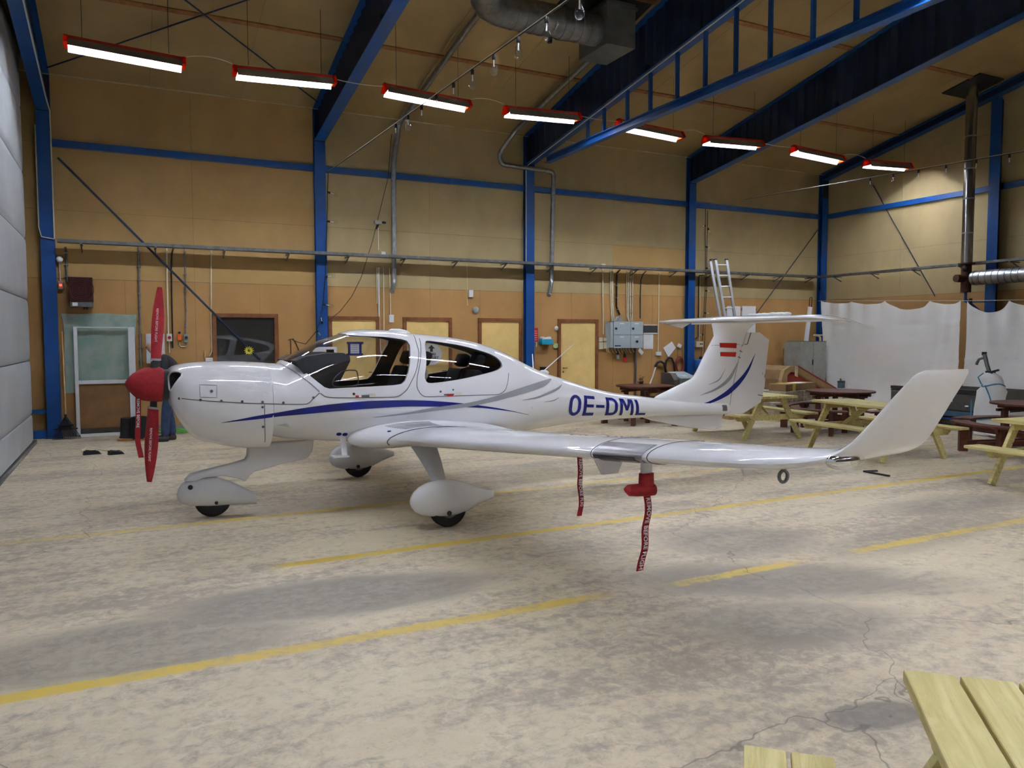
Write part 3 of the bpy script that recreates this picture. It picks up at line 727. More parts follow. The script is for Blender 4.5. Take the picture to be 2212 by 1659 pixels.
obj('wing_root_seam', B().tube([wing_pt(-.80-.0*i-(.26*math.sin(PI*min(1, i/26))**1.0 if False else .10*(1-((i-9)/17)**2)), 3+i*.6, .0) for i in range(26)], .0045, 5), M_seam, ap)
for i in range(9):
    yy = -.62-.022*i; b = B().tube([wing_pt(yy, 9.0+.5*j, .001) for j in range(7)], .003, 4)
    obj('walkway_line', b, M_silver, ap)
a = wing_pt(-.74, 12.9, -.003); obj('fuel_mark', B().sphere(a, (.022, .02, .008), 10, 6), M_navy, ap)
obj('position_light', B().sphere((.27, -5.455, 1.152), (.105, .05, .045), 16, 10), M_chrome, ap, 60)
obj('position_light_lens', B().sphere((.31, -5.475, 1.154), (.07, .045, .034), 14, 8), glass_mat('light_lens', (.95, .95, .9)), ap, 60)
b = B().tube([(.17+.028*math.cos(2*PI*i/14), -5.20, 1.045+.028*math.sin(2*PI*i/14)) for i in range(14)], .009, 6, closed=True); b.cyl((.17, -5.2, 1.07), (.17, -5.2, 1.10), .012, 8)
obj('tie_down_ring', b, M_galvd, ap, 60)
def fence(y, x0, ln, h, zt):
    return B().prism([(x0, zt), (x0+ln, zt), (x0+ln*.78, zt-h), (x0+ln*.25, zt-h)], y-.008, y+.008)
obj('wing_fence', fence(-4.0, -.12, .22, .10, .985), M_airgrey, ap); obj('flap_hinge', fence(-4.9, .18, .12, .06, 1.06), M_airgrey, ap)
for yy in (-2.6, -3.05): obj('flap_hinge', fence(yy, .42, .11, .05, .86 if yy > -3 else .9), M_airgrey, ap)
pm_ = obj('pitot_mast', B().box((.0, -4.33, .90), (.06, -4.30, 1.04)), M_airgrey, ap)
# ---- landing gear
def pant(prof, y, w):
    """wheel fairing: list of x, z low, z high, half width"""
    secs = []
    for x, z0, z1, h in prof:
        zc = (z0+z1)/2; q = []
        for j in range(20):
            t = 2*PI*j/20; c, s = math.cos(t), math.sin(t)
            q.append((x, y+h*w*math.copysign(abs(c)**.8, c), zc+(z1-z0)/2*math.copysign(abs(s)**.85, s)))
        secs.append(q)
    return B().loft(secs)
MP = [(-.36, .24, .27, .12), (-.35, .21, .30, .3), (-.32, .165, .345, .55), (-.27, .135, .385, .76), (-.2, .115, .415, .93), (-.1, .10, .435, 1), (0, .095, .435, 1), (.08, .10, .42, .95), (.16, .115, .395, .82), (.22, .14, .37, .68), (.3, .175, .335, .47), (.4, .205, .30, .22), (.465, .225, .285, .1)]
for sd in (-1, 1):
    y = 1.43*sd
    gl = obj('main_gear_leg', B().loft([[(x+cx_, sd*yy, zz+tz) for cx_, tz in ((-.5*c, -.0), (-.3*c, .022), (.2*c, .022), (.5*c, 0), (.2*c, -.018), (-.3*c, -.018))] for x, yy, zz, c in ((.04, .62, .70, .30), (.035, .78, .63, .255), (-.0, 1.05, .53, .20), (-.03, 1.25, .445, .155), (-.05, 1.36, .39, .13))]), M_airgrey, ap, 40)
    pa = obj('main_wheel_fairing', pant(MP, y, .115), M_air if sd < 0 else M_airgrey, ap, 50)
    obj('axle_hole', B().cyl((-.03, y-.1165*1, .145), (-.03, y-.108, .145), .022, 14), M_seal, pa)
    wl = obj('main_wheel', B().lathe([(.09, -.05), (.145, -.062), (.168, -.045), (.175, -.018), (.175, .018), (.168, .045), (.145, .062), (.09, .05)], 28, Matrix.Translation((.0, y, .175)) @ Matrix.Rotation(PI/2, 4, 'X')), M_dark, ap, 50)
    obj('hub', B().lathe([(.03, -.055), (.09, -.05), (.09, .05), (.03, .055)], 16, Matrix.Translation((.0, y, .175)) @ Matrix.Rotation(PI/2, 4, 'X')), M_galvd, wl)
NP = [(-2.165, .22, .25, .15), (-2.155, .18, .29, .4), (-2.12, .15, .34, .66), (-2.06, .125, .37, .85), (-1.97, .112, .38, .97), (-1.88, .105, .385, 1), (-1.8, .10, .378, .97), (-1.7, .095, .335, .82), (-1.6, .088, .28, .6), (-1.5, .082, .215, .36), (-1.445, .08, .175, .24)]
nf = obj('nose_wheel_fairing', pant(NP, 0, .125), M_airgrey, ap, 50)
obj('axle_hole', B().cyl((-2.055, -.118, .318), (-2.055, -.10, .318), .022, 14), M_seal, nf); obj('axle_hole', B().cyl((-1.83, -.127, .15), (-1.83, -.115, .15), .016, 14), M_seal, nf)
wl = obj('nose_wheel', B().lathe([(.08, -.05), (.14, -.06), (.163, -.043), (.17, -.018), (.17, .018), (.163, .043), (.14, .06), (.08, .05)], 28, Matrix.Translation((-1.848, 0, .17)) @ Matrix.Rotation(PI/2, 4, 'X')), M_dark, ap, 50)
ST = [(-2.098,0.369), (-2.047,0.43), (-1.677,0.499), (-1.548,0.53), (-1.525,0.569), (-1.519,0.659), (-1.349,0.68), (-0.881,0.688), (-0.897,0.571), (-0.949,0.504), (-1.242,0.456), (-1.464,0.409), (-1.512,0.372), (-1.552,0.321), (-1.616,0.353), (-1.764,0.393), (-1.93,0.385), (-1.996,0.355)]
me = B().prism(ST, -.062, .062).mesh('nose_gear_leg_fairing'); bm = bmesh.new(); bm.from_mesh(me)
bmesh.ops.bevel(bm, geom=[e for e in bm.edges if abs(e.verts[0].co.y-e.verts[1].co.y) < .01], offset=.02, segments=3, affect='EDGES', profile=.5); bm.to_mesh(me); bm.free()
obj('nose_gear_leg_fairing', me, M_airgrey, ap, 45)
# step under the fuselage
q0, q1 = (-0.686,0.731), (-0.692,0.574)
b = B().beam((q0[0], -.42, q0[1]+.02), (q1[0], -.5, q1[1]), .012, .055, (1, 0, 0)); b.box((q1[0]-.13, -.58, q1[1]-.006), (q1[0]+.03, -.46, q1[1]+.006))
obj('boarding_step', b, M_air, ap)
# ---- tail
def slab(poly, hw, taper=0.0):
    """thin aerofoil-like fin from a side outline"""
    me = B().prism(poly, -hw, hw).mesh('slab'); bm = bmesh.new(); bm.from_mesh(me)
    bmesh.ops.bevel(bm, geom=[e for e in bm.edges if abs(e.verts[0].co.y-e.verts[1].co.y) < .001], offset=hw*.75, segments=3, affect='EDGES', profile=.5); bm.to_mesh(me); bm.free(); return me
def fin():
    # stacked sections from boom to stabiliser: z, x leading, x hinge, half thickness
    T = [(.74, 3.35, 4.69, .085), (.86, 3.38, 4.705, .10), (.955, 3.46, 4.725, .096), (1.035, 3.665, 4.745, .088), (1.114, 3.885, 4.765, .082), (1.18, 4.06, 4.785, .078), (1.257, 4.135, 4.81, .075), (1.405, 4.225, 4.85, .07), (1.58, 4.335, 4.905, .066), (1.70, 4.415, 4.945, .064), (1.735, 4.44, 4.955, .064), (1.78, 4.432, 4.985, .066), (1.82, 4.425, 5.02, .07), (1.87, 4.41, 5.08, .085), (1.905, 4.40, 5.13, .10)]
    fx, fh, ft = pch([t[0] for t in T], [t[1] for t in T]), pch([t[0] for t in T], [t[2] for t in T]), pch([t[0] for t in T], [t[3] for t in T])
    return T, fx, fh, ft
FT, FX, FH, FTH = fin()
def fin_half(z, x):
    a, b2 = FX(z), FH(z); u = min(1, max(0, (x-a)/(b2-a)))
    sh = (min(1, u/.33)*(2-min(1, u/.33)))**.5
    return FTH(z)*(sh if u < .33 else 1-.55*((u-.33)/.67)**1.5)
def fin_loft():
    secs = []; zs = [.74+.0333*i for i in range(36)]; n = 13
    for z in zs:
        a, b2 = FX(z), FH(z); X_ = [a+(b2-a)*(.5*(1-math.cos(PI*i/(n-1)))) for i in range(n)]
        secs.append([(x, -fin_half(z, x), z) for x in X_]+[(x, fin_half(z, x), z) for x in X_[::-1]])
    return B().loft(secs)
obj('vertical_stabilizer', fin_loft(), M_air, ap, 50)
RUD = [(5.002,1.787), (5.233,1.788), (5.431,1.686), (5.372,1.224), (5.351,1.18), (5.376,1.14), (5.368,1.044), (5.299,0.821), (4.976,0.688), (4.618,0.667), (4.656,0.828), (4.807,1.525), (4.947,1.624)]
def rud_half(x, z): return min(.034, max(.004, .036-.03*(x-FH(z))/.6))
b = B(); q = RUD; n = len(q)
b.add([(x, -rud_half(x, z), z) for x, z in q]+[(x, rud_half(x, z), z) for x, z in q], [tuple(range(n)), tuple(range(2*n-1, n-1, -1))]+[(i, i+n, (i+1) % n+n, (i+1) % n) for i in range(n)])
rd = obj('rudder', b, M_air, ap)
obj('rudder_gap', B().tube([(a+.002, -rud_half(a, z)-.002, z) for a, z in (((5.062,1.781)), ((5.002,1.63)), ((4.955,1.624)))], .006, 5), M_seam, rd)
obj('hinge_line', B().tube([(FH(z)-.004, -fin_half(z, FH(z))-.0015, z) for z in [.78+.06*i for i in range(15)]], .003, 5), M_seam, ap)
def on_fin(x, z, off=.003):
    if x < FH(z): return (x, -(fin_half(z, x)+off), z)
    return (x, -(rud_half(x, z)+off+.002), z)
obj('tail_swoosh', band([(3.822,0.812), (4.24,0.865), (4.576,0.983), (4.808,1.121), (5.001,1.28), (5.158,1.5)], [(3.822,0.807), (4.241,0.84), (4.617,0.931), (4.846,1.058), (5.042,1.261), (5.161,1.5)], 40, 3, .004, on_fin), M_navy, ap, 60, 'navy swoosh on fin and rudder')
obj('tail_swoosh', band([(4.129,0.962), (4.425,1.052), (4.652,1.185), (4.839,1.394)], [(4.129,0.959), (4.426,1.022), (4.71,1.165), (4.848,1.393)], 30, 3, .004, on_fin), M_silver, ap, 60, 'broad silver swoosh on the fin')
obj('tail_swoosh', band([(4.274,1.097), (4.459,1.162), (4.591,1.303)], [(4.274,1.094), (4.467,1.144), (4.594,1.301)], 20, 2, .004, on_fin), M_silver, ap, 60, 'narrow silver swoosh on the fin')
for a, b2, c2, d2 in ((((4.481,1.647)), ((4.795,1.642)), ((4.793,1.575)), ((4.483,1.588))), (((4.486,1.526)), ((4.792,1.52)), ((4.783,1.458)), ((4.489,1.47)))):
    obj('flag_bar', band([a, b2], [d2, c2], 10, 3, .004, on_fin), M_dred, ap, 60, 'red bar of the flag on the fin')
obj('fin_seam', B().tube([on_fin(a, z, 0) for a, z in interp([(4.377,1.615), (4.858,1.625)], 10)], .0022, 4), M_seam, ap)
b = B(); b.add([on_fin(*p, .004) for p in ((4.865,1.546), (4.912,1.524), (4.899,1.518), (4.861,1.534))], [(0, 1, 2, 3)]); b.add([on_fin(*p, .004) for p in ((4.838,1.465), (4.88,1.446), (4.87,1.437), (4.832,1.453))], [(0, 1, 2, 3)])
obj('hinge_slot', b, M_seam, ap)
obj('data_plate', band([(4.509,0.821), (4.595,0.817)], [(4.511,0.743), (4.596,0.739)], 4, 3, .006, lambda x, z, o: (x, -(max(fin_half(max(z, .74), x), side_y(min(x, 4.69), z))+o), z)), M_galvd, ap)
obj('rudder_cable', B().tube([on_fin(*(4.633,0.771), .012), on_fin(*(4.618,0.722), .012), on_fin(*(4.57,0.671), .012)], .007, 6), M_seal, ap)
obj('trim_lever', B().beam(((5.217,0.928)[0], -.035, (5.217,0.928)[1]), ((5.313,0.911)[0], -.03, (5.313,0.911)[1]), .008, .008), M_seal, ap)
lettering('rudder_mark', '1', .05, Matrix.Translation(((5.305,1.22)[0], -.022, (5.305,1.22)[1])) @ FRONT, M_dred, ap)
obj('ventral_fin', slab([(3.218,0.726), (3.408,0.664), (4.022,0.537), (4.436,0.484), (4.587,0.516), (4.595,0.679)], .02), M_air, ap, 40)
obj('tail_cone', B().loft([[(x, hw*math.cos(2*PI*j/16), .70+zz+h*math.sin(2*PI*j/16)) for j in range(16)] for x, hw, h, zz in ((4.55, .095, .075, .045), (4.68, .08, .06, .04), (4.72, .03, .03, .03))]), M_air, ap, 50)
# horizontal stabiliser with drooped raked tips
def hs(y):
    ay = abs(y); u = ay/1.64
    le = 4.50+.12*u; te = 5.28-.02*u; z = 1.955; t = .15-.04*u; dr = 0
    if ay > 1.36:
        k = (ay-1.36)/.28; le += .34*k**1.3; dr = .075*k**1.2; t *= 1-.75*k; te += .02*k
    c = te-le
    return [(le+a*c, y, z-dr*(.45+.75*a)+ (b2-.0)*c*t/.15*.72) for a, b2 in [(p[0], p[1]-.5*max(0, .035*(1-(2*p[0]-.9)**2))) for p in AF]]
ys = [-1.64, -1.6, -1.55, -1.48, -1.42, -1.36, -1.1, -.7, -.3, 0, .3, .7, 1.1, 1.36, 1.42, 1.48, 1.55, 1.6, 1.64]
obj('horizontal_stabilizer', B().loft([hs(y) for y in ys]), M_air, ap, 50)
obj('elevator', B().prism([(5.20, 1.958), (5.40, 1.935), (5.40, 1.928), (5.20, 1.915)], -1.34, 1.34), M_air, ap)
b = B()
rg = random.Random(3)
for i in range(9): b.sphere((4.95+.05*rg.random(), -.15-.075*i, 2.018+.004*rg.random()), (.06, .06, .014+.012*rg.random()), 8, 5)
obj('foam_strip', b, pm('white_foam', 'f0f0f4', .8), ap, 60)
# ---- cabin
gs = [(-1.132,1.501), (-1.031,1.542), (-0.846,1.568), (-0.68,1.571), (-0.619,1.542), (-0.612,1.494), (-0.669,1.386), (-0.723,1.282), (-0.725,1.149), (-0.946,1.157)]
pn = obj('instrument_panel', B().prism(gs, -.47, .47), M_cabin, ap)
obj('compass', B().box((-.72, -.04, 1.53), (-.66, .04, 1.60)), M_black, pn)
obj('cabin_floor', B().box((-1.0, -.42, .80), (1.0, .42, .84)), M_cabin, ap)
sl = [(-0.487,1.22), (-0.054,1.226), (-0.055,1.158), (-0.487,1.173)]
obj('side_console', B().box((-.6, -.50, 1.02), (.2, -.42, 1.09)), M_cabin, ap); obj('side_console', B().box((-.6, .42, 1.02), (.2, .50, 1.09)), M_cabin, ap)
obj('centre_console', B().box((-.75, -.1, .84), (1.2, .1, 1.08)), M_cabin, ap)
def seat(x, y, z, fleece, name):
    s = obj(name, B().box((x-.42, y-.2, z), (x+.02, y+.2, z+.16), None, .05), M_fleece if fleece else M_seat, ap, 60)
    rot = Matrix.Translation((x, y, z+.12)) @ Matrix.Rotation(R(22), 4, 'Y')
    obj('backrest', B().box((-.05, -.2, 0), (.06, .2, .44), rot, .04), M_fleece if fleece else M_seat, s, 60)
    obj('headrest', B().box((-.04, -.12, .47), (.06, .12, .62), rot, .035), M_seat, s, 60); return s
seat(.02, -.25, .88, True, 'front_seat'); seat(.02, .25, .88, False, 'front_seat'); seat(.66, -.2, .84, False, 'rear_seat'); seat(.66, .2, .84, False, 'rear_seat')
obj('luggage', B().loft([[(x, -.22+.2*k*math.cos(2*PI*j/12), 1.02+.16*k*math.sin(2*PI*j/12)) for j in range(12)] for x, k in ((.32, .3), (.4, .8), (.5, 1), (.64, 1.0), (.76, .7), (.82, .3))]), pm('brown_grey_jacket', '4a433c', .85), ap, 50)
wp = [(-0.814,1.261), (-0.813,1.31), (-0.758,1.371), (-0.695,1.405), (-0.581,1.407), (-0.565,1.384), (-0.562,1.303), (-0.578,1.258), (-0.683,1.252), (-0.787,1.251)]
obj('vent_window_frame', B().tube([on(x, z, .0) for x, z in smooth2(wp, 2)], .006, 5, closed=True), M_seal, ap)
# ---- propeller
axle = Vector((-2.33, 0, 1.285)); TL = Matrix.Translation(axle) @ Matrix.Rotation(R(4.3), 4, 'Y')
pr = obj('propeller_hub', B().lathe([(.145, .07), (.15, .10), (.15, .118)], 28, TL @ Matrix.Rotation(PI/2, 4, 'Y')), M_seal, ap, 40)
def blade(sgn, w0, grow, mt, name, r0, r1, par):
    secs = []; n = 12
    for i in range(n+1):
        t = r0+(r1-r0)*i/n; u = t/.90
        ch = .82*(w0+.055*math.sin(min(1, u/.5)*PI/2)*1.0)*(1 if u < .55 else (1-.80*((u-.55)/.45)**1.6)); th = .022*(1-u*.7)+grow*.3
        a = R(62-32*u)*sgn*1.0; ch = ch/2+grow
        q = []
        for j in range(10):
            p = 2*PI*j/10; e, f = ch*math.cos(p), th*math.sin(p)
            q.append(TL @ Vector((e*math.cos(a)-f*math.sin(a)+.0, (e*math.sin(a)+f*math.cos(a)), sgn*t)))
        secs.append(q)
    return B().loft(secs)
for s in (1, -1): obj('propeller_blade', blade(s, .075, 0, M_seal, '', .03, .9, ap), M_seal, pr, 50)
sc = thing('propeller_cover', 'red cloth cover over spinner and propeller blades, with a hanging streamer', 'cover', PORG, PROT)
RX = TL @ Matrix.Rotation(-PI/2, 4, 'Y')
rg = random.Random(8); prof = [(.155, -.07), (.162, -.03), (.16, .04), (.15, .09), (.125, .15), (.09, .19), (.05, .225), (.012, .245)]
secs = []
for r_, z_ in prof:
    secs.append([RX @ Vector((r_*(1+rg.uniform(-.05, .05))*math.cos(2*PI*j/18), r_*(1+rg.uniform(-.05, .05))*math.sin(2*PI*j/18), z_)) for j in range(18)])
obj('spinner_cover', B().loft(secs), M_red, sc, 50)
M_redtrim = pm('grey_cloth_trim', '9a9496', .8)
for s in (1, -1):
    bs = obj('blade_cover', blade(s, .105, .012, M_red, '', .24 if s > 0 else .22, .905, sc), M_red, sc, 50)
    obj('cover_hem', blade(s, .105, .016, M_redtrim, '', .225 if s > 0 else .205, .245 if s > 0 else .225, sc), M_redtrim, bs, 50)
    q = TL @ Vector((-.012, -.075, s*.55))
    lettering('cover_text', 'REMOVE BEFORE FLIGHT', .028, Matrix.Translation(q) @ Matrix.Rotation(R(4.3), 4, 'Y') @ FRONT @ Matrix.Rotation(-PI/2 if s > 0 else -PI/2, 4, 'Z'), M_paper, bs)
obj('hub_patch', blade(1, .09, .018, M_seal, '', .135, .215, sc), M_cabin, sc, 50)
def ribbon(pts, w, tw, n=18):
    """hanging cloth band; pts are points down its middle, tw the direction of its width"""
    L = [0]
    P3 = [Vector(p) for p in pts]
    for a, b2 in zip(P3, P3[1:]): L.append(L[-1]+(b2-a).length)
    f = [pch(L, [p[i] for p in P3]) for i in range(3)]; b = B(); tw = Vector(tw).normalized(); vs = []
    for i in range(n+1):
        c = Vector([f[j](L[-1]*i/n) for j in range(3)]); k = Vector((0, .004*math.sin(i*.9), 0))
        vs += [c-tw*w/2+k, c+tw*w/2+k, c+tw*w/2+k+Vector((0, .003, 0)), c-tw*w/2+k+Vector((0, .003, 0))]
    fs = []
    for i in range(n):
        for j in range(4): fs.append((i*4+j, i*4+(j+1) % 4, i*4+4+(j+1) % 4, i*4+4+j))
    fs += [(3, 2, 1, 0), (n*4, n*4+1, n*4+2, n*4+3)]
    return b.add(vs, fs), f, L[-1]
def streamer(name, pts, w, parent, txt, size, tw=(1, 0, 0), label=None, t0=.06, flip=-1):
    b, f, L = ribbon(pts, w, tw); o = obj(name, b, M_red, parent, label=label)
    me = text_mesh(txt, size, .0008, .0006, 1.05); xs_ = [v.co for v in me.vertices]
    ym = (min(v.y for v in xs_)+max(v.y for v in xs_))/2
    for v in me.vertices:
        s = t0*L+v.co.x; s = min(s, L*.995); c = Vector([f[j](s) for j in range(3)]); d = v.co.y-ym
        v.co = c+Vector(tw).normalized()*d+Vector((0, -.006+.004*math.sin(s/L*18*.9)-v.co.z, 0))
    obj('lettering', me, M_paper, o, label='white capital letters on the red band'); return o
streamer('streamer', [(-2.47, -.04, 1.20), (-2.475, -.04, 1.0), (-2.485, -.04, .8), (-2.46, -.04, .62)], .045, sc, 'REMOVE BEFORE', .034)
# red cover on the pitot mast, and the streamer pinned under the wing
pc = thing('pitot_cover', 'red cloth cover on the mast under the near wing with a long lettered streamer', 'cover', PORG, PROT)
b = B().loft([[Vector((.03+ex*math.cos(2*PI*j/12)*1.0, -4.315+.03*math.sin(2*PI*j/12), z)) for j in range(12)] for z, ex in ((.935, .048), (.90, .05), (.86, .052))])
b.loft([[Vector((x, -4.315+.032*math.sin(2*PI*j/12), zc+h*math.cos(2*PI*j/12))) for j in range(12)] for x, zc, h in ((.085, .835, .035), (.05, .838, .04), (-.04, .842, .037), (-.09, .846, .034), (-.105, .848, .018))])
obj('cover', b, M_red, pc, 50)
streamer('streamer', [(.03, -4.318, .83), (.045, -4.318, .75), (.025, -4.318, .6), (.02, -4.318, .5), (-.015, -4.318, .37)], .048, pc, 'REMOVE BEFORE FLIGHT', .0385, t0=.08)
ws = thing('warning_streamer', 'red lettered streamer hanging from the wing, left of the pitot cover', 'streamer', PORG, PROT)
streamer('band', [(-.07, -3.76, .985), (-.065, -3.76, .93), (-.065, -3.76, .78), (-.06, -3.77, .66), (-.09, -3.79, .59)], .036, ws, '. REMOVE BEFORE FLIG', .030, t0=.05)
# ------------------------------------------------------------------ doors and window in the back wall
M_frame = pm('brown_door_frame', '7a4a26', .5, 0, .2, 9); M_leaf = pm('pale_yellow_door', 'eccb82', .5, 0, .06, 3)
M_mdf = pm('brown_board', '7d5a34', .8, 0, .15, 4)
def door(n, x0, x1, z1, dots=None):
    w = .075
    d = obj('door_%d' % n, B().box((x0+w, YB-.018, .02), (x1-w, YB, z1-w)), M_leaf, kind='structure')
    for a in ((x0, x0+w, 0, z1), (x1-w, x1, 0, z1), (x0+w, x1-w, z1-w, z1)):
        obj('door_frame', B().box((a[0], YB-.045, a[2]), (a[1], YB, a[3])), M_frame, d)
    lx = x0+w+.07 if dots == 'l' else x1-w-.07
    obj('door_handle', B().cyl((lx, YB-.018, 1.02), (lx, YB-.06, 1.02), .011, 8).cyl((lx, YB-.06, 1.02), (lx+(.1 if dots == 'l' else -.1), YB-.06, 1.02), .008, 8), M_black, d)
    obj('lock', B().cyl((lx, YB-.018, .93), (lx, YB-.026, .93), .018, 10), M_black, d)
    for zz in (.3, 1.7):
        hx = x1-w if dots == 'l' else x0+w
        obj('hinge', B().cyl((hx, YB-.04, zz), (hx, YB-.04, zz+.09), .008, 6), M_galvd, d)
    return d
door(1, (3.62,2.151)[0], (4.675,2.163)[0], (4.204,2.161)[1], 'r')
door(2, (5.183,2.149)[0], (6.283,2.161)[0], (5.702,2.158)[1], 'r')
door(3, (6.906,2.147)[0], (7.985,2.158)[0], (7.447,2.157)[1], 'l')
door(4, (8.917,2.146)[0], (10.016,2.157)[0], (9.492,2.157)[1], 'l')
wn = obj('window_1', B().box((WINX0-.01, YB-.004, WINZ0-.02), (WINX1+.01, YB+.010, WINZ0)), M_frame, kind='structure')
for a in ((WINX0-.075, WINX0, WINZ0-.07, WINZ1+.075), (WINX1, WINX1+.075, WINZ0-.07, WINZ1+.075), (WINX0, WINX1, WINZ1, WINZ1+.075), (WINX0, WINX1, WINZ0-.07, WINZ0)):
    obj('window_frame', B().box((a[0], YB-.04, a[2]), (a[1], YB+.012, a[3])), M_frame, wn)
g = N('dark_window_glass'); M_wglass = g.fin(lin('30302e'), .02, 0, IOR=1.75)
obj('pane', B().box((WINX0, YB+.001, WINZ0), (WINX1, YB+.009, WINZ1)), M_wglass, wn)
# ------------------------------------------------------------------ things on the back wall
def wbox(name, a, b, d, mt, label, cat, y=YB, bev=.004, par=None, group=None):
    bb = B().box((a[0], y-d, min(a[1], b[1])), (b[0], y, max(a[1], b[1])), None, bev)
    return wpart(name, bb, mt, par) if par else obj(name, bb, mt, None, None, label, cat, group)
def conduit(name, pts, r, mt, label, cat='pipe', y=YB, clamps=0, off=None):
    o = off if off is not None else r+.008
    p3 = [(x, y-o, z) for x, z in pts]; t = thing(name, label, cat, (p3[-1][0], y-o, min(p[2] for p in p3)))
    wpart('pipe', B().tube(p3, r, 8), mt, t, 60)
    if clamps:
        L = [0]
        for a, b in zip(p3, p3[1:]): L.append(L[-1]+(Vector(b)-Vector(a)).length)
        for k in range(clamps):
            s = L[-1]*(k+.5)/clamps
            for i in range(len(p3)-1):
                if L[i] <= s <= L[i+1]:
                    c = Vector(p3[i]).lerp(Vector(p3[i+1]), (s-L[i])/(L[i+1]-L[i]))
                    wpart('clamp', B().box((c.x-r-.018, y-o-r-.004, c.z-.008), (c.x+r+.018, y, c.z+.008)), M_galv, t)
    return t
# cable trays
tz = 3.375
def tray(name, p, q, label, inward):
    t = thing(name, label, 'cable tray', p); p, q, inw = Vector(p), Vector(q), Vector(inward); d = (q-p).normalized()
    b = B()
    for s in (0, .2): b.beam(p+inw*s, q+inw*s, .006, .055)
    b.beam(p+inw*.1-Vector((0, 0, .024)), q+inw*.1-Vector((0, 0, .024)), .2, .004)
    wpart('channel', b, M_galvd, t)
    n = int((q-p).length/1.16)
    for k in range(n+1):
        c = p+d*(.35+1.16*k)
        if (c-p).length > (q-p).length: break
        wall = c-inw*.145
        bb = B().beam(c+inw*.21-Vector((0, 0, .04)), wall-Vector((0, 0, .04)), .035, .02).beam(c+inw*.12-Vector((0, 0, .045)), wall-Vector((0, 0, .15)), .02, .02)
        wpart('bracket', bb, M_galvd, t)
    return t
tr1 = tray('cable_tray', (-1.0, YB-.16, tz), (17.05, YB-.16, tz), 'grey cable tray running along the whole back wall under the girt', (0, -1, 0))
wpart('laid_cable', B().tube([(x, YB-.26+.02*math.sin(x*2), tz+.0) for x in [-.9+.5*i for i in range(36)]], .016, 6), M_galvd, tr1)
tray('cable_tray', (XE-.30, 15.1, tz), (XE-.30, 3.5, tz), 'grey cable tray along the end wall behind the chimney', (-1, 0, 0))
# left bay
ht = thing('fan_heater', 'dark red wall fan heater above the green plastic sheet', 'heater', ((-0.701,2.361)[0], YB, (-0.702,2.296)[1]))
(hx0, hz1), (hx1, hz0) = (-0.86,2.773), (-0.498,2.352)
M_hred = pm('dark_red_heater', '3e1214', .45, .2, .2)
wpart('casing', B().box((hx0, 15.2, hz0), (hx1, YB, hz1), None, .01), M_hred, ht)
for k in range(6):
    r = .04+.032*k
    wpart('grille_ring', B().tube([((hx0+hx1)/2+r*math.cos(2*PI*j/20), 15.193, (hz0+hz1)/2+r*math.sin(2*PI*j/20)) for j in range(20)], .004, 4, closed=True), pm('grille', '5c2a26', .5, .3), ht)
wpart('control_panel', B().box((hx0+.02, 15.22, hz0-.09), (hx1-.01, YB, hz0)), M_galvd, ht); wpart('label_plate', B().box((hx0+.05, 15.216, hz0-.075), (hx0+.13, 15.22, hz0-.015)), M_paper, ht)
for s in (.1, .14): wpart('valve', B().cyl((hx1-s, 15.3, hz0-.09), (hx1-s, 15.3, hz0-.13), .014, 8), M_brass, ht)
conduit('heater_pipe', [(-0.903,3.299), (-0.892,3.212), (-0.896,2.853), (-0.894,2.693)], .016, M_galvd, 'short pipe from the cable tray down to the red heater', clamps=3)
wbox('switch_box', (-1.023,2.705), (-0.954,2.571), .07, M_greymetal, 'small grey switch box with red light beside the red heater', 'switch')
obj('indicator_lamp', B().cyl(((-0.989,2.638)[0], YB-.07, (-0.989,2.638)[1]), ((-0.989,2.638)[0], YB-.082, (-0.989,2.638)[1]), .02, 10), emit_mat('red_lamp_lit', 'ff3020', 1.0), label='red indicator lamp glowing on the switch box by the heater', cat='lamp')
obj('alarm_globe', B().sphere(((-0.994,3.08)[0], YB-.07, (-0.994,3.08)[1]), (.055, .055, .06)).cyl(((-0.994,3.08)[0], YB, (-0.994,3.08)[1]), ((-0.994,3.08)[0], YB-.07, (-0.994,3.08)[1]), .03), M_plastic, None, 60, 'white globe on the wall above the switch box by the heater', 'alarm')
conduit('globe_cable', [(-1.002,3.032), (-0.999,2.889), (-0.998,2.714)], .008, M_cream, 'white cable from the globe down to the switch box', 'cable')
conduit('steel_conduit', [(0.239,3.373), (0.23,2.479), (0.222,1.2)], .018, M_galv, 'steel conduit with many clamps right of the green sheet', clamps=9)
conduit('cream_cable', [(0.701,3.355), (0.693,2.658), (0.69,1.796)], .014, M_cream, 'cream pipe down to the white red-button box by the person', clamps=0)
conduit('black_cable', [(0.819,3.378), (0.785,3.267), (0.769,2.997), (0.762,2.322), (0.758,1.541)], .013, M_black, 'black cable hanging beside the white red-button box', 'cable')
wbox('switch_box', (0.659,1.804), (0.749,1.668), .08, M_plastic, 'white switch box with red button above the person', 'switch')
obj('push_button', B().cyl(((0.704,1.736)[0], YB-.08, (0.704,1.736)[1]), ((0.704,1.736)[0], YB-.095, (0.704,1.736)[1]), .028, 12), M_dred, label='round red push button on the white switch box above the person', cat='button')
conduit('cream_cable', [(0.698,1.668), (0.701,1.456)], .012, M_cream, 'short cream pipe below the red-button box')
conduit('steel_conduit', [(1.007,3.371), (1.002,2.837), (0.988,1.796)], .012, M_galv, 'thin steel conduit down to the grey rotary switch', clamps=5)
sw = thing('rotary_switch', 'grey rotary switch box right of the orange controller', 'switch', ((0.986,1.719)[0], YB, (0.985,1.65)[1]))
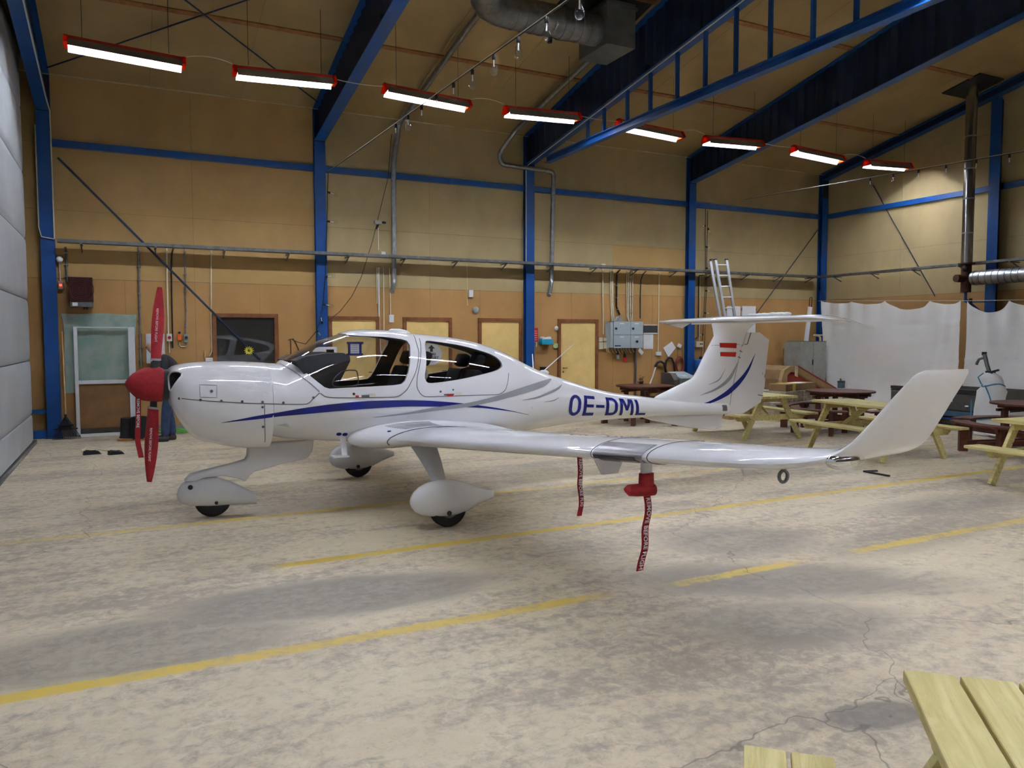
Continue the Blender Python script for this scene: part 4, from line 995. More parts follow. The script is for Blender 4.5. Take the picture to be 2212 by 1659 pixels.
wbox('casing', (0.949,1.796), (1.028,1.646), .07, M_greymetal, None, None, par=sw); wpart('knob', B().cyl(((0.988,1.736)[0], YB-.07, (0.988,1.736)[1]), ((0.988,1.736)[0], YB-.1, (0.988,1.736)[1]), .026, 12), M_black, sw)
oc = thing('hand_controller', 'orange hand controller hanging on the back wall', 'controller', ((0.873,1.753)[0], YB, (0.871,1.676)[1]))
wbox('casing', (0.838,1.8), (0.91,1.681), .06, pm('bright_orange_plastic', 'e0641c', .5), None, None, par=oc, bev=.012); wbox('top', (0.855,1.843), (0.897,1.8), .05, M_black, None, None, par=oc)
conduit('loop_cable', [(0.874,1.668), (0.877,1.6), (0.899,1.565), (0.978,1.565), (1.003,1.599), (1.004,1.642)], .010, M_cream, 'cream cable looping from orange controller to rotary switch', 'cable')
conduit('cream_cable', [(1.46,3.359), (1.432,2.161), (1.431,1.492), (1.409,1.432), (1.38,1.388)], .012, M_cream, 'cream pipe left of the dark window')
wbox('socket_box', (1.314,1.355), (1.442,1.274), .05, M_plastic, 'white double socket above the engine cowling', 'socket')
wbox('wood_strip', (1.297,1.493), (1.316,1.346), .02, pm('raw_wood', 'c79f62', .7), 'small upright wood strip left of the white double socket', 'wood strip')
cb = thing('wall_cabinet', 'light grey wall cabinet with blue round label behind the person', 'cabinet', ((0.456,1.281)[0], YB, (0.456,1.272)[1]))
wbox('casing', (0.314,1.804), (0.618,1.27), .16, pm('light_grey_cabinet', 'c9cbd0', .4), None, None, par=cb)
wpart('label', B().cyl(((0.391,1.72)[0], YB-.16, (0.391,1.72)[1]), ((0.391,1.72)[0], YB-.163, (0.391,1.72)[1]), .03, 14), pm('blue_label', '2f4fae', .5), cb); wbox('door_sheet', (0.339,1.762), (0.588,1.304), .164, pm('light_grey_cabinet', 'c9cbd0', .4), None, None, par=cb); wpart('latch', B().box(((0.341,1.543)[0], YB-.175, (0.341,1.527)[1]), ((0.352,1.543)[0], YB-.16, (0.342,1.56)[1])), M_black, cb)
# wall opening framed in white with plastic sheet
ps = thing('screen_frame', 'white timber frame standing against the wall, brown board in its lower half', 'frame', ((-0.406,1.154)[0], 15.4, 0))
M_wf = pm('white_frame_paint', 'dfe2e6', .5, 0, .04)
def fr2(a, b, name='frame_rail', d=.05):
    wpart(name, B().box((a[0], 15.36, a[1]), (b[0], 15.36+d, b[1])), M_wf, ps)
f0, f1 = (-0.82,1.921)[0], (0.102,1.926)[0]; ft = (-0.381,1.924)[1]
for x in (f0, (0.028,1.926)[0], (0.079,1.926)[0]): fr2((x, .03), (x+.055, ft), 'frame_post', .05 if x < f1-.05 else .08)
fr2((f0+.055, (-0.41,0.922)[1]), (f1-.08, (-0.408,0.987)[1])); fr2((f0+.055, ft-.02), (f1-.08, ft)); fr2((f0+.06, .0), (f1+.03, .045), 'sill')
wpart('board', B().box((f0+.055, 15.385, .14), (f1-.08, 15.395, (-0.41,0.922)[1])), M_mdf, ps)
g = N('thin_green_plastic_film'); nn = g.noise(3, 4, .6, g.coord()); cc = g.mix(g.ramp(nn, .35, .65), lin('a9d5cd'), lin('cfe4df'))
df = g.n('BsdfDiffuse', {'Color': cc}).outputs[0]; tl = g.n('BsdfTranslucent', {'Color': cc}).outputs[0]; tp = g.n('BsdfTransparent', {'Color': lin('e4f2ee')}).outputs[0]; gl = g.n('BsdfGlossy', {'Roughness': .25, 'Color': (1, 1, 1, 1)}).outputs[0]
a1 = g.n('MixShader', {0: .3, 1: df, 2: tl}).outputs[0]; a2 = g.n('MixShader', {0: .30, 1: a1, 2: tp}).outputs[0]; a3 = g.n('MixShader', {0: .06, 1: a2, 2: gl}).outputs[0]
g.t.links.new(a3, g.out.inputs[0]); M_film = g.m
rg = random.Random(12)
def film(xf, zt_, zb_, nx, nz, y, amp, fold):
    b = B(); vs = []
    for i in range(nx+1):
        u = i/nx
        for j in range(nz+1):
            v = j/nz; x0, x1 = xf(v)
            z = zt_(u)*(1-v)+zb_(u)*v
            vs.append((x0+(x1-x0)*u+.012*math.sin(9*v+5*u), y-amp*(.5+.5*math.sin(fold*u*6.28+3*v))*(.3+v)-rg.uniform(0, .006), z))
    return b.add(vs, [(i*(nz+1)+j, i*(nz+1)+j+1, (i+1)*(nz+1)+j+1, (i+1)*(nz+1)+j) for i in range(nx) for j in range(nz)])
zt0 = (-0.521,2.153)[1]
fo = obj('plastic_sheet', film(lambda v: ((-1,1.97)[0]+.10*math.sin(v*3.1)*.4, (0.186,1.979)[0]-.16*v), lambda u: zt0-.01*math.sin(u*9), lambda u: (-0.559,0.895)[1]+(-.13 if u < .2 else (.06 if u < .8 else .10)), 36, 26, 15.47, .03, 2.5), M_film, None, 60, 'pale green plastic sheet hung on the wall behind the white frame', 'plastic sheet')
rake = thing('leaf_rake', 'black fan leaf rake with wooden handle leaning by the first column', 'rake', ((-0.971,-0.021)[0], 15.2, 0))
hp0, hp1 = (-0.995,1.841), (-0.971,0.387)
wpart('handle', B().cyl((hp0[0], 15.42, hp0[1]), (hp1[0], 15.22, hp1[1]), .014, 8), pm('raw_wood', 'c79f62', .7), rake, 60)
bl, br_ = (-1.162,15.346), (-0.75,15.345)
b = B()
for k in range(20):
    t = k/19; x = bl[0]*(1-t)+br_[0]*t; y = 15.12
    b.tube([(hp1[0]+(t-.5)*.04, 15.22, hp1[1]-.02), (hp1[0]*.35+x*.65, 15.17, .17), (x, y, .02), (x, y-.03, .005)], .006, 4)
for zz, w_ in ((.17, .2), (.24, .13)):
    b.beam((hp1[0]-w_*.9, 15.175, zz), (hp1[0]+w_*.9, 15.175, zz), .006, .02)
wpart('fan_head', b, M_black, rake); wpart('ferrule', B().cyl((hp1[0], 15.23, hp1[1]+.03), (hp1[0], 15.21, hp1[1]-.06), .02, 10), M_black, rake)
for lab, (cx, cy), r0, r1, hh in (('black upturned tub under the hanging red streamer', (-0.016,14.897), .135, .115, .34), ('black upturned tub right beside the first, orange cord round its foot', (0.159,14.667), .155, .125, .37)):
    t = thing('black_tub', lab, 'tub', (cx, cy, 0))
    obj('shell', B().lathe([(r0, 0), (r0, .012), (r0*.97, .02), (r1, hh), (r1*.8, hh+.01), (.01, hh+.01)], 20), M_dark, t, 40); obj('rim', B().lathe([(r0+.008, .0), (r0+.008, .02), (r0, .02), (r0, 0)], 20, cap=False), M_dark, t)
cx, cy = (0.199,14.51)
obj('orange_cord', B().tube([(cx-.15+.24*math.cos(t*.3)*(1+.05*math.sin(t)), cy-.05+.10*math.sin(t*.3), .012) for t in range(20)], .01, 6), pm('orange_cord', 'b0702a', .6), None, 60, 'orange cord lying round the foot of the right tub', 'cord')
rg = random.Random(5)
for nm_, lb, c0 in (('green_hose', 'bright green hose heaped on the floor behind the person', (0.376,15.206)), ('green_hose', 'bright green hose heap showing just under the engine cowling', (0.876,15.101))):
    obj(nm_, B().tube(wob([(c0[0]+.30*math.cos(t*.5)*(1-.01*t)+.0, c0[1]+.13*math.sin(t*.5+.3), .02+.0012*t) for t in range(44)], .02, rg), .014, 6), pm('bright_green_hose', '5fae4a', .5), None, 60, lb, 'hose')
for (px, lb, sc_) in (((197,981), 'black strap bundle with white cord on the floor, left of the two', 1), ((249,981), 'black flat chock on the floor at the end of the white cord', .9)):
    cx, cy = ((-0.516,12.982) if px[0] < 220 else (-0.196,12.818))
    t = thing('wheel_chock', lb, 'chock', (cx, cy, 0), R(8))
    obj('wedge', B().prism([(-.11*sc_, 0), (.13*sc_, 0), (.10*sc_, .035), (-.06*sc_, .06)], -.08, .08), M_dark, t); obj('ridge', B().box((-.1, -.02, .03), (.06, .02, .055)), M_black, t)
c0, c1 = (-0.595,13.286), (-0.237,13.102)
obj('cord', B().tube([(c0[0]-.04, c0[1]-.1, .01), (c0[0]-.06, c0[1]+.02, .02), (c0[0]+.02, c0[1]+.07, .07), (c0[0]+.14, c0[1]+.1, .02), (c1[0]-.1, c1[1]+.14, .01), (c1[0], c1[1]+.08, .012)], .009, 6), M_cable, None, 60, 'white cord between the two black chocks', 'cord')
# bay with doors 1 - 3
for i, (pxs, lb) in enumerate(((( (4.638,3.167), (4.634,2.428)), 'cream pipe ending in the air left of the thick white one'), (((4.672,3.168), (4.674,2.486), (4.676,1.857), (4.686,1.465), (4.729,1.36)), 'thick white pipe running down behind the cockpit'), (((4.777,3.172), (4.775,1.858)), 'cream pipe right of the thick white pipe above the cockpit'), (((4.909,3.177), (4.921,2.194)), 'cream pipe to the white red-lamp box between the first two doors'))):
    conduit('cream_cable', list(pxs), .016 if i == 1 else .011, M_cream if i != 1 else M_plastic, lb)
wbox('switch_box', (4.873,2.203), (4.974,2.041), .08, M_plastic, 'white switch box with red lamp between the first two doors', 'switch')
wbox('thermostat', (6.683,2.762), (6.781,2.609), .05, M_plastic, 'white thermostat high between the second and third door', 'thermostat')
conduit('bell_cord', [(6.65,3.326), (6.659,2.426)], .006, M_cream, 'thin cream cord hanging left of the thermostat', 'cord')
obj('motion_sensor', B().sphere(((6.851,2.328)[0], YB-.02, (6.851,2.328)[1]), (.075, .05, .075)), pm('grey_plastic', '9a9c9e', .5), None, 60, 'round grey sensor above the third door', 'sensor')
cm = thing('security_camera', 'small dark camera on a bracket on the wall above the cable tray', 'camera', ((4.702,3.98)[0], YB, (4.702,3.98)[1]))
cx, cz = (4.642,4.053)
wpart('body', B().box((cx-.10, 15.24, cz-.03), (cx+.04, 15.36, cz+.035)), M_greymetal, cm); wpart('arm', B().cyl((cx, 15.3, cz), (cx, YB, cz-.09), .02, 8), M_black, cm); wpart('antenna', B().sphere((cx+.1, 15.3, cz+.01), (.05, .03, .025)), M_black, cm)
conduit('camera_cable', [(4.677,3.979), (4.677,3.527)], .008, M_plastic, 'white cable from the camera down to the tray', 'cable'); wbox('junction_box', (4.725,3.492), (4.813,3.42), .06, M_plastic, 'white junction box just over the tray below the camera', 'box')
# poster and sticker on the doors
po = thing('notice', 'white notice taped with blue tape on the first door', 'notice', ((4.155,1.385)[0], YB-.018, (4.155,1.385)[1]))
M_tape = pm('blue_tape', '2c2f86', .5)
(a0, c1_), (a1_, c0_) = (4.044,1.621), (4.265,1.398)
wpart('sheet', B().box((a0, YB-.021, c0_), (a1_, YB-.0185, c1_)), M_paper, po)
for q in ((a0-.05, c1_-.02, a1_+.07, c1_+.025), (a0-.06, c0_-.03, a1_+.06, c0_+.012), (a0-.03, c0_, a0+.02, c1_), (a1_-.02, c0_, a1_+.03, c1_)): wpart('tape', B().box((q[0], YB-.0235, q[1]), (q[2], YB-.0212, q[3])), M_tape, po)
bb = B()
for k in range(5):
    z = c1_-.045-.045*k; bb.box((a0+.06, YB-.0222, z), (a0+.17, YB-.0212, z+.007)); bb.cyl((a0+.035, YB-.0222, z+.003), (a0+.035, YB-.0212, z+.003), .008, 6)
o = wpart('printed_lines', bb, pm('ink_grey', '55555e', .8), po, kind='stuff')
sx_, sz_ = (5.813,1.377)
stk = thing('door_sticker', 'round white sign on the second door, seen through the rear window', 'sign', (sx_, YB-.018, sz_-.25))
wpart('disc', B().cyl((sx_, YB-.018, sz_), (sx_, YB-.021, sz_), .235, 40), M_paper, stk)
M_ink = pm('black_ink', '24242a', .7)
def ltxt(t_, size, x, z, par, mt=M_ink, y=YB-.0215, name='lettering', bold=.002, center=True):
    p = Vector((x, y, z))-par.location
    return lettering(name, t_, size, Matrix.Translation(p) @ FRONT, mt, par, .0006, bold, center=center)
ltxt('ORE', .075, sx_+.03, sz_+.0, stk); ltxt('PORT', .075, sx_+.07, sz_-.075, stk)
wpart('arrow', B().prism([(sx_-.03, sz_+.05), (sx_+.03, sz_+.05), (sx_+.03, sz_+.12), (sx_+.08, sz_+.12), (sx_, sz_+.2), (sx_-.08, sz_+.12), (sx_-.03, sz_+.12)], YB-.0222, YB-.021), M_ink, stk)
wpart('printed_lines', B().box((sx_-.02, YB-.0222, sz_-.15), (sx_+.14, YB-.021, sz_-.145)).box((sx_-.02, YB-.0222, sz_-.17), (sx_+.10, YB-.021, sz_-.165)), M_ink, stk)
# around column 3
rs = thing('red_sign', 'narrow red sign with pale lines right of the third column', 'sign', ((8.347,1.636)[0], YB, (8.347,1.636)[1]))
(a0, c1_), (a1_, c0_) = (8.275,1.946), (8.4,1.635)
wpart('plate', B().box((a0, YB-.012, c0_), (a1_, YB, c1_)), M_dred, rs); bb = B()
for k in range(6): bb.box((a0+.02, YB-.0135, c1_-.08-.05*k), (a1_-.02, YB-.012, c1_-.06-.05*k))
wpart('printed_lines', bb, pm('pale_red', 'e08a90', .6), rs, kind='stuff')
wbox('marker_pen', (8.341,1.62), (8.375,1.514), .02, M_plastic, 'white marker hanging below the red sign', 'pen')
th = thing('paper_holder', 'teal wall holder with papers right of the red sign', 'holder', ((8.564,1.561)[0], YB, (8.564,1.561)[1]))
(a0, c1_), (a1_, c0_) = (8.425,1.693), (8.715,1.565)
wpart('tray', B().box((a0, YB-.16, c0_), (a1_, YB, c1_), None, .01), pm('teal_plastic', '1c86a4', .4), th); wpart('papers', B().prism([(a0+.03, c1_), (a1_-.03, c1_), (a1_-.05, c1_+.055), (a0+.05, c1_+.02)], YB-.14, YB-.02), M_paper, th); wpart('roll', B().cyl((a0+.05, YB-.15, c1_+.02), (a0+.05, YB-.02, c1_+.02), .035, 10), M_paper, th)
obj('green_note', B().prism([(8.788,1.549), (8.833,1.602), (8.919,1.591), (8.929,1.505), (8.857,1.479), (8.796,1.496)], YB-.03, YB-.012), pm('pale_green_paper', '9db87c', .7), label='crumpled pale green note left of the fourth door', cat='note')
obj('smoke_alarm', B().sphere(((8.881,1.935)[0], YB-.02, (8.881,1.935)[1]), (.052, .04, .058)), M_plastic, None, 60, 'small white round alarm at the corner of the fourth door', 'alarm')
wbox('small_box', (8.456,1.058), (8.601,0.986), .06, M_black, 'small black box on the wall low behind the tail boom antenna', 'box')
# electrical cabinet group
M_el = pm('light_blue_grey_enamel', 'a9b6bd', .4, 0, .04); M_eld = pm('cabinet_gap', '4c565c', .6)
el = thing('fuse_cabinet', 'blue-grey electrical cabinet with four doors and black locks', 'cabinet', ((10.833,1.482)[0], YB, (10.833,1.471)[1]))
EY = 15.26
E1, E2 = (10.317,2.105), (11.165,1.477)
wpart('casing', B().box((E1[0], EY+.012, E2[1]), (E2[0], YB, E1[1])), M_eld, el); wpart('side_casing', B().box(((10.237,2.112)[0], EY+.02, E2[1]+.01), (E1[0]-.004, YB, E1[1]-.01)), M_el, el)
xm, zm_ = (10.803,1.789)
for k, (x0, x1, z0, z1) in enumerate(((E1[0], xm-.004, zm_+.004, E1[1]), (xm+.004, E2[0], zm_+.004, E1[1]), (E1[0], xm-.004, E2[1], zm_-.004), (xm+.004, E2[0], E2[1], zm_-.004))):
    dd = wpart('door', B().box((x0, EY, z0), (x1, EY+.012, z1), None, .004), M_el, el)
    if k != 2:
        kx, kz = (x0+.06, (z0+z1)/2-.01) if k < 2 else ((x0+x1)/2, (z0+z1)/2)
        wpart('lock', B().cyl((kx, EY, kz), (kx, EY-.02, kz), .028, 12), M_black, dd)
    wpart('label', B().box(((x0+x1)/2-.07, EY-.002, z1-.055), ((x0+x1)/2+.05, EY, z1-.035)), M_paper, dd)
    if k == 2: wpart('nameplate', B().box((x0+.03, EY-.002, z0+.04), (x0+.2, EY, z0+.065)), M_navy, dd)
wpart('cable_gland', B().prism([(10.41,2.112), (10.595,2.114), (10.561,2.202), (10.508,2.234), (10.449,2.189)], 15.28, 15.42), M_greymetal, el)
rg = random.Random(2); bb = B()
for k in range(10):
    x = E1[0]-.15+.085*k+rg.uniform(-.02, .02); bb.tube([(x, 15.38, E2[1]+.01), (x+.01, 15.36, E2[1]-.05-.04*rg.random()), (x+.06, 15.37, E2[1]-.10-.03*rg.random()), (x+.08, 15.46, E2[1]-.09)], .009, 5)
wpart('cable_tails', bb, M_cream, el, 60, kind='stuff')
for lb, nm_, px, mt in (('grey plug hanging under the electrical cabinet', 'plug', (10.532,1.283), M_greymetal), ('red and black plug hanging under the electrical cabinet', 'plug', (10.734,1.214), M_dred)):
    t = thing(nm_, lb, 'plug', (px[0], 15.4, px[1]-.06)); wpart('head', B().cyl((px[0], 15.4, px[1]-.07), (px[0], 15.4, px[1]+.03), .038, 12), mt, t, 50); wpart('body', B().cyl((px[0], 15.4, px[1]+.03), (px[0]-.01, 15.4, px[1]+.11), .03, 10), M_black, t, 50); wpart('cable', B().tube([(px[0]-.01, 15.4, px[1]+.1), (px[0]-.02, 15.4, px[1]+.22)], .012, 6), M_black, t)
conduit('cream_cable', [(10.134,3.383), (10.145,2.707), (10.164,1.806)], .016, M_cream, 'cream pipe down to the sockets left of the electrical cabinet'); wbox('junction_box', (10.088,3.469), (10.187,3.386), .07, M_cream, 'cream junction box on the tray above the cream pipe', 'box')
for k, px in enumerate(((1319.5, 1321.5), (1323, 1326))): conduit('white_trunking', [(10.364,3.327) if k == 0 else (10.417,3.329), (10.374,2.491) if k == 0 else (10.423,2.492), (10.413,2.117) if k == 0 else (10.459,2.117)], .018, M_cream, ('left' if k == 0 else 'right')+' one of the two close white pipes over the left side of the electrical cabinet')
conduit('black_cable', [(10.629,3.348), (10.537,3.267), (10.532,3.047), (10.53,2.472), (10.631,2.274)], .02, M_black, 'thick black cable bundle above the electrical cabinet', 'cable', clamps=4)
for k, x in enumerate((1353, 1357, 1361.5, 1365.5)): conduit('white_cable', [((10.831,3.322), (10.836,2.722), (10.847,2.232), (10.895,2.121)), ((10.885,3.324), (10.883,2.724), (10.888,2.232), (10.923,2.121)), ((10.966,3.327), (10.941,3.059), (10.942,2.278), (10.963,2.121)), ((11.02,3.329), (11.001,3.173), (10.996,2.278), (11.004,2.122))][k], .014, M_cream, 'white cable dropping to the electrical cabinet, number %s of the four from the left' % ('one', 'two', 'three', 'four')[k], 'cable', clamps=3 if k > 1 else 0)
conduit('black_cable', [(11.404,3.344), (11.308,3.273), (11.248,3.125), (11.231,2.732), (11.237,2.191)], .012, M_black, 'single black cable dropping to the right end of the electrical cabinet', 'cable')
conduit('cream_cable', [(11.796,3.313), (11.789,2.744), (11.784,1.372)], .012, M_cream, 'long cream pipe down to the white socket right of the paper'); wbox('socket_box', (11.706,1.373), (11.868,1.279), .05, M_plastic, 'white socket at the lower end of the long cream pipe', 'socket')
for lb, a, b_, mt in (('grey socket box left of the electrical cabinet, upper left', (10.028,1.729), (10.126,1.63), M_cream), ('grey socket box left of the electrical cabinet, upper right', (10.165,1.718), (10.251,1.641), M_cream), ('large grey socket left of the electrical cabinet, lower left', (10.028,1.614), (10.14,1.453), M_cream), ('socket with red mark left of the electrical cabinet, lower right', (10.159,1.613), (10.265,1.464), M_cream)): wbox('socket_box', a, b_, .06, mt, lb, 'socket')
bd = thing('blackboard', 'small black board with white edges right of the electrical cabinet', 'board', ((11.546,1.819)[0], YB, (11.546,1.819)[1])); wbox('panel', (11.342,2.023), (11.764,1.837), .012, pm('black_board', '2c2d30', .6), None, None, par=bd); wbox('rail', (11.342,2.043), (11.766,2.023), .02, M_plastic, None, None, par=bd); wbox('rail', (11.344,1.842), (11.769,1.814), .02, M_plastic, None, None, par=bd)
wbox('paper_sheet', (11.351,1.804), (11.643,1.442), .006, M_paper, 'white printed sheet below the small black board', 'paper', bev=0)
obj('paper_sheet', B().prism([(11.942,1.469), (12.21,1.628), (12.336,1.466), (12.107,1.234)], YB-.02, YB-.014), M_paper, label='white paper pinned askew like a diamond', cat='paper')
obj('paper_sheet', B().prism([(11.155,1.401), (11.203,1.479), (11.321,1.365), (11.26,1.292)], YB-.06, YB-.055), M_paper, label='small pale card hanging below the electrical cabinet', cat='paper')
ck = thing('cord_reel', 'small white gadget with two dark cords left of the fourth column', 'gadget', ((12.438,1.471)[0], YB, (12.438,1.46)[1])); cx, cz = (12.437,1.518); wpart('body', B().box((-.055, -.05, -.05), (.055, 0, .05), Matrix.Translation((cx, YB, cz)) @ Matrix.Rotation(R(25), 4, 'Y'), .012), M_plastic, ck); wpart('cord', B().tube([(cx-.05, YB-.02, cz), (cx-.04, YB-.015, cz-.3), (cx-.02, YB-.02, cz-.5)], .004, 4).tube([(cx+.08, YB-.02, cz-.02), (cx+.12, YB-.015, cz-.3), (cx+.15, YB-.02, cz-.5)], .004, 4), M_black, ck)
def coil(name, c, rx, rz, n, r, mt, label, seed):
    rg = random.Random(seed); pts = []
    for k in range(n*14):
        t = 2*PI*k/14; q = 1+.10*math.sin(k*.37)+rg.uniform(-.02, .02); pts.append((c[0]+rx*q*math.cos(t), YB-.03-.02*((k//14) % 3), c[1]+rz*q*math.sin(t)))
    return obj(name, B().tube(pts, r, 6), mt, None, 60, label, 'hose')
coil('red_hose', (12.451,1.044), .115, .19, 4, .014, pm('faded_red_hose', '8e3a34', .6), 'coil of faded red hose hanging left of the fourth column', 1)
conduit('black_hose', [(11.654,1.007), (11.724,1.109), (11.823,1.136), (11.923,1.083), (11.982,0.908), (12.013,0.769), (12.087,0.628), (12.189,0.532), (12.221,0.321)], .028, M_dark, 'thick black hose arching over the round table by the machine', 'hose', off=.08)
conduit('black_hose', [(12.044,0.583), (11.99,0.908), (12.008,1.139), (12.093,1.225), (12.187,1.206), (12.254,1.078), (12.286,0.879)], .024, M_dark, 'black hose hung in a loop under the diamond paper', 'hose', off=.05)
conduit('white_tube', [(11.654,0.995), (11.613,0.893), (11.558,0.745), (11.49,0.598), (11.368,0.258)], .017, M_plastic, 'bright white tube at the end of the arching black hose', off=.10)
conduit('grey_post', [(11.093,1.469), (11.098,0.926), (11.092,0.131)], .028, M_galvd, 'grey pipe going down from the electrical cabinet behind the table')
mc = thing('floor_machine', 'grey dehumidifier machine with sloped lid by the fourth column', 'machine', ((12.075,0.755)[0], 15.0, 0))
(a0, zt_), (a1_, zl) = (11.839,0.866), (12.365,0.764)
wpart('body', B().prism([(14.72, .05), (15.2, .05), (15.2, zt_), (14.72, zl-.03)], a0+.04, a1_, lambda u, v, t: (t, u, v)), pm('machine_grey', '7d878c', .5), mc)
wpart('hood', B().prism([(14.75, .05), (15.25, .05), (15.25, zt_-.0), (14.9, zt_-.0), (14.75, zt_-.16)], (11.709,0.82)[0], a0+.035, lambda u, v, t: (t, u, v)), pm('machine_brown', '4f4846', .5), mc)
wpart('lid', B().prism([(14.69, zl-.03), (15.2, zt_), (15.2, zt_+.02), (14.69, zl-.01)], a0+.03, a1_+.01, lambda u, v, t: (t, u, v)), pm('machine_lid', 'b5c0c4', .4), mc); wpart('display', B().prism([(14.75, zl+.016), (14.95, zl+.045), (14.95, zl+.052), (14.75, zl+.022)], a0+.15, a0+.30, lambda u, v, t: (t, u, v)), M_paper, mc); wpart('label', B().box((a0+.1, 14.712, zl-.25), (a0+.3, 14.72, zl-.17)), M_paper, mc); wpart('handle', B().box((a0+.2, 14.70, zl-.12), (a0+.34, 14.72, zl-.095)), M_black, mc)
jg = thing('blue_jug', 'blue plastic canister behind the fin, right of the fourth column', 'canister', ((12.989,1.013)[0], 15.3, (12.931,0.92)[1]))
(a0, c1_), (a1_, c0_) = (12.825,1.175), (13.112,0.919)
wpart('body', B().box((a0, 15.2, c0_), (a1_, 15.38, c1_), None, .03), pm('blue_plastic', '2a62ae', .4), jg, 60); wpart('cap', B().cyl(((a0+a1_)/2+.02, 15.29, c1_), ((a0+a1_)/2+.02, 15.29, c1_+.07), .05, 12), M_black, jg)
wbox('wall_shelf', (12.949,0.913), (13.373,0.881), .3, M_greymetal, 'narrow shelf under the blue canister', 'shelf')
sb = thing('switch_box', 'grey box with two black buttons right of the fourth column', 'switch', ((13.045,1.491)[0], YB, (13.045,1.485)[1])); wbox('casing', (12.938,1.627), (13.158,1.484), .08, M_cream, None, None, par=sb)
for q in (1508.5, 1512): wpart('button', B().cyl(((13.066,1.562)[0] if q < 1510 else (13.119,1.561)[0], YB-.08, (13.059,1.562)[1]), ((13.066,1.562)[0] if q < 1510 else (13.119,1.561)[0], YB-.095, (13.059,1.562)[1]), .016, 8), M_black, sb)
conduit('black_cable', [(13.195,3.317), (13.061,3.3), (13.032,3.218), (13.039,2.304), (13.041,1.75), (12.937,1.68)], .011, M_black, 'black cable right of the fourth column', 'cable'); conduit('cream_cable', [(13.076,3.289), (13.084,2.304), (13.081,1.621)], .010, M_cream, 'cream pipe down to the two-button box right of the fourth column')
wbox('wall_board', (13.976,2.543), (14.433,1.811), .03, M_paper, 'white panel leaning on the wall behind the ladder', 'panel', bev=0); wbox('wall_board', (14.497,2.552), (14.966,1.812), .03, M_paper, 'white panel right of the ladder', 'panel', bev=0)
wbox('brown_strip', (13.93,2.494), (15.018,2.426), .02, M_mdf, 'brown strip behind the two white panels', 'strip', bev=0)
# ladder leaning on the wall
ld = thing('ladder', 'two-section aluminium ladder leaning on the wall behind the tail', 'ladder', (13.3, 14.9, 0)); M_alu = pm('brushed_aluminium', 'c6cad0', .35, .7, .06)
LT, LBt = [(13.044,3.641), (13.17,3.647), (13.529,3.662)], [(13.165,2.17), (13.277,2.171), (13.591,2.174)]
ends = []
for (tx, tzz), (bx, bz) in zip(LT, LBt):
    k = (tzz)/(tzz-bz); p0 = Vector((tx, 15.02, tzz)); p1 = p0+(Vector((bx, 14.75, bz))-p0)*k; ends.append((p0, p1))
for i, (p0, p1) in enumerate(ends): wpart('ladder_rail', B().beam(p0+Vector((0, (.05 if i == 0 else 0), 0)), p1+Vector((0, (.05 if i == 0 else 0), 0)), .03, .075, (1, 0, 0)), M_alu, ld); wpart('rail_cap', B().beam(p0, p0+(p0-p1).normalized()*.03, .04, .085, (1, 0, 0)), M_black, ld)
Ln = (ends[1][0]-ends[1][1]).length
for k in range(13):
    s = (.12+.275*k)/Ln
    if s < .97: wpart('rung', B().cyl(ends[1][0].lerp(ends[1][1], s), ends[2][0].lerp(ends[2][1], s), .015, 8), M_alu, ld)
# post and cabinet in the corner
gc = thing('steel_cabinet', 'tall grey steel cabinet in the far corner beside the white sheet', 'cabinet', (16.6, 14.9, 0))
gx0, gz1 = (15.737,1.615)
wpart('body', B().box((gx0, 14.65, 0), (gx0+.95, 15.2, gz1), None, .008), pm('warm_grey_steel', '8c8c84', .45), gc); wpart('door_seam', B().box((gx0+.47, 14.646, .08), (gx0+.476, 14.65, gz1-.05)), M_eld, gc); wpart('top_plate', B().box((gx0+.12, 14.64, gz1), (gx0+.95, 15.2, gz1+.012)), M_eld, gc); wpart('handle', B().box((gx0+.44, 14.62, 1.0), (gx0+.455, 14.65, 1.14)), M_black, gc)
pst = thing('white_post', 'white post with a metal fork on top, standing on the grey cabinet', 'post', ((16.334,1.649)[0], 15.0, gz1+.012))
q0, q1 = (16.325,1.649), (16.445,2.542); wpart('board', B().beam((q0[0], 15, gz1+.012), (q1[0], 15, q1[1]), .05, .11, (1, 0, 0)), M_paper, pst); q2 = (16.472,2.803); wpart('fork', B().tube([(q1[0]-.04, 15, q1[1]), (q2[0]-.045, 15, q2[1]-.02), (q2[0], 15, q2[1]), (q2[0]+.04, 15, q2[1]-.02), (q1[0]+.045, 15, q1[1])], .012, 6), M_brass, pst)
conduit('bent_pipe', [(17.075,1.621), (17.072,1.711), (17.017,1.769), (16.91,1.788)], .03, M_cream, 'short bent cream pipe on top of the grey cabinet', y=15.2, off=0); conduit('bent_pipe', [(16.945,1.788), (17.594,1.782)], .022, M_cream, 'horizontal cream pipe above the grey cabinet', y=15.3, off=0)
